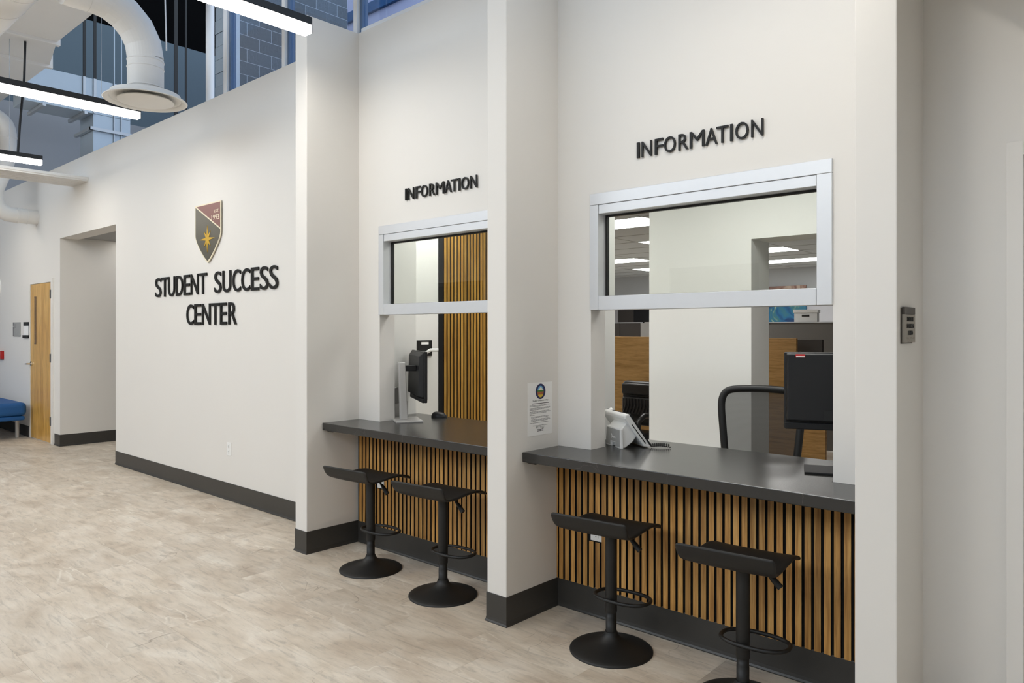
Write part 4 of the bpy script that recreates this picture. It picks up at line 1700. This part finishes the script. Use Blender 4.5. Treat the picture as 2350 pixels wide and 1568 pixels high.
# nearer counter: rear of a black monitor, right half hidden by the wall
W2_ = 0.53
dv = Vector((0.933, 0.357))
lp = Vector((-1.321, 3.312))
cen = lp + dv * (W2_ / 2)
m2 = monitor((cen.x, cen.y, ZT), math.atan2(dv.y, dv.x), W2_, 0.346, 0.184, 'black monitor with a red asset sticker at the nearer counter', bz=0.006)
MB().box(-0.216, -0.176, -0.0290, -0.0262, 0.508, 0.522).build('asset_sticker', M['red_label'], m2)
MB().box(-0.214, -0.178, -0.0295, -0.0291, 0.5085, 0.5135).build('sticker_barcode', M['paper'], m2)
MB().box(-0.035, 0.035, -0.075, -0.036, 0.012, 0.40).build('stand_column', M['monitor'], m2, 0.004)
MB().box(-0.10, 0.11, -0.0365, -0.0342, 0.228, 0.275).build('port_recess', M['gasket'], m2)
MB().box(-0.18, 0.12, -0.09, 0.11, 0.0, 0.008).build('stand_foot', M['monitor'], m2, 0.002)

ms = thing('computer_mouse', 'black computer mouse on the farther counter', 'mouse', (-3.945, 3.60, ZT), rz=0.5)
q = MB()
pr = [(0.060, 0.0), (0.060, 0.006), (0.055, 0.020), (0.044, 0.032), (0.026, 0.038), (0.0, 0.040)]
q.lathe(pr, 24)
q.v = [(x, y * 0.62, zz * (1.0 - 0.22 * (x / 0.06))) for x, y, zz in q.v]
q.build('shell', M['monitor'], ms)
q = MB()
q.tube([(0.018, 0, 0.0325), (0.038, 0, 0.027)], 0.004, 8)
q.build('wheel', M['gasket'], ms)

gt = thing('document_sorter', 'grey document sorter behind the farther monitor', 'sorter', (-4.18, 3.42, ZT))
q = MB()
q.prism([(-0.08, 0.0), (0.08, 0.0), (0.08, 0.225), (-0.08, 0.195)], -0.06, -0.03, 'x')
q.build('rear_panel', M['phone_grey'], gt)
q = MB()
q.prism([(-0.08, 0.0), (0.08, 0.0), (0.08, 0.110), (-0.08, 0.090)], 0.0, 0.008, 'x')
q.build('front_panel', M['steel'], gt)
MB().box(-0.058, 0.0, -0.078, 0.078, 0.0, 0.006).build('tray', M['steel'], gt)
bk2 = thing('wall_mount', 'black wall mount with a white arm beside the honey slats', 'mount', (-4.66, 4.06, 1.30))
MB().box(0.0, 0.012, -0.06, 0.10, -0.02, 0.11).build('plate', M['black'], bk2)
MB().box(0.012, 0.014, -0.02, 0.06, 0.075, 0.095).build('label', M['paper'], bk2)
q = MB()
q.tube([(0.012, 0.02, 0.0), (0.06, 0.04, 0.03), (0.10, 0.09, 0.03)], 0.014, 10)
q.build('arm', M['plate'], bk2)

# ------------------------------------------------------------------ desk phone
ph = thing('desk_phone', 'white desk phone seen from behind on the nearer counter', 'phone', (-2.25, 3.335, ZT), rz=math.atan2(-0.516, 0.856))
q = MB()
q.prism([(0.165, 0.006), (0.150, 0.002), (0.125, 0.008), (0.012, 0.158), (0.010, 0.172), (0.022, 0.184), (0.038, 0.182)], -0.195, 0.092, 'x')
q.build('body', M['phone_white'], ph, 0.006, 3)
q = MB()
q.prism([(0.170, 0.010), (0.1665, 0.006), (0.0395, 0.1825), (0.045, 0.184)], -0.197, 0.094, 'x')
q.build('front_face', M['gasket'], ph)
q = MB()
q.prism([(0.0, 0.100), (0.004, 0.108), (0.035, 0.140), (0.09, 0.06), (0.066, 0.030), (0.02, 0.0), (0.008, 0.0)], -0.092, 0.072, 'x')
q.build('stand_body', M['phone_white'], ph, 0.006, 3)
q = MB()
q.prism([(-0.106, 0.0), (-0.036, 0.0), (-0.036, 0.024), (0.018, 0.024), (0.018, 0.0), (0.086, 0.0), (0.080, 0.106), (-0.094, 0.106)], -0.010, 0.006, 'y')
ft = q.build('foot_plate', M['phone_white'], ph, 0.003, 2)
q = MB()
q.prism([(-0.098, 0.007), (-0.043, 0.007), (-0.043, 0.031), (0.025, 0.031), (0.025, 0.007), (0.079, 0.007), (0.073, 0.098), (-0.088, 0.098)], -0.0115, -0.0102, 'y')
q.build('foot_pad', M['phone_grey'], ft)
q = MB()
q.prism([(-0.026, 0.044), (-0.012, 0.053), (-0.026, 0.070), (-0.026, 0.064), (-0.018, 0.054), (-0.026, 0.050)], -0.0125, -0.0116, 'y')
q.build('logo_mark', M['plate'], ft)
text_mb('poly', -0.004, 0.026, 0.046, 0.060, -0.0125, -0.0116).build('logo_lettering', M['plate'], ft)
q = MB()
q.prism([(0.050, 0.1275), (0.054, 0.130), (0.135, 0.026), (0.131, 0.022)], 0.0922, 0.0932, 'x')
q.build('side_slot', M['gasket'], ph)
hs = MB()
hs.tube([(-0.150, 0.025, 0.165), (-0.150, 0.035, 0.178), (-0.150, 0.085, 0.135), (-0.150, 0.145, 0.055)], [0.016, 0.020, 0.016, 0.022], 12)
hs.build('handset', M['phone_white'], ph)
pts = []
for k in range(90):
    a = k * 0.7
    u = k / 89
    pts.append((0.085 + 0.05 * u + 0.008 * math.cos(a), 0.165 + 0.09 * u, 0.011 + 0.008 * math.sin(a) + 0.006 * math.sin(u * 3)))
q = MB()
q.tube(pts, 0.0028, 6)
q.build('coiled_cord', M['gasket'], ph)

print('tiles', n_tiles, 'objects', len(bpy.data.objects))
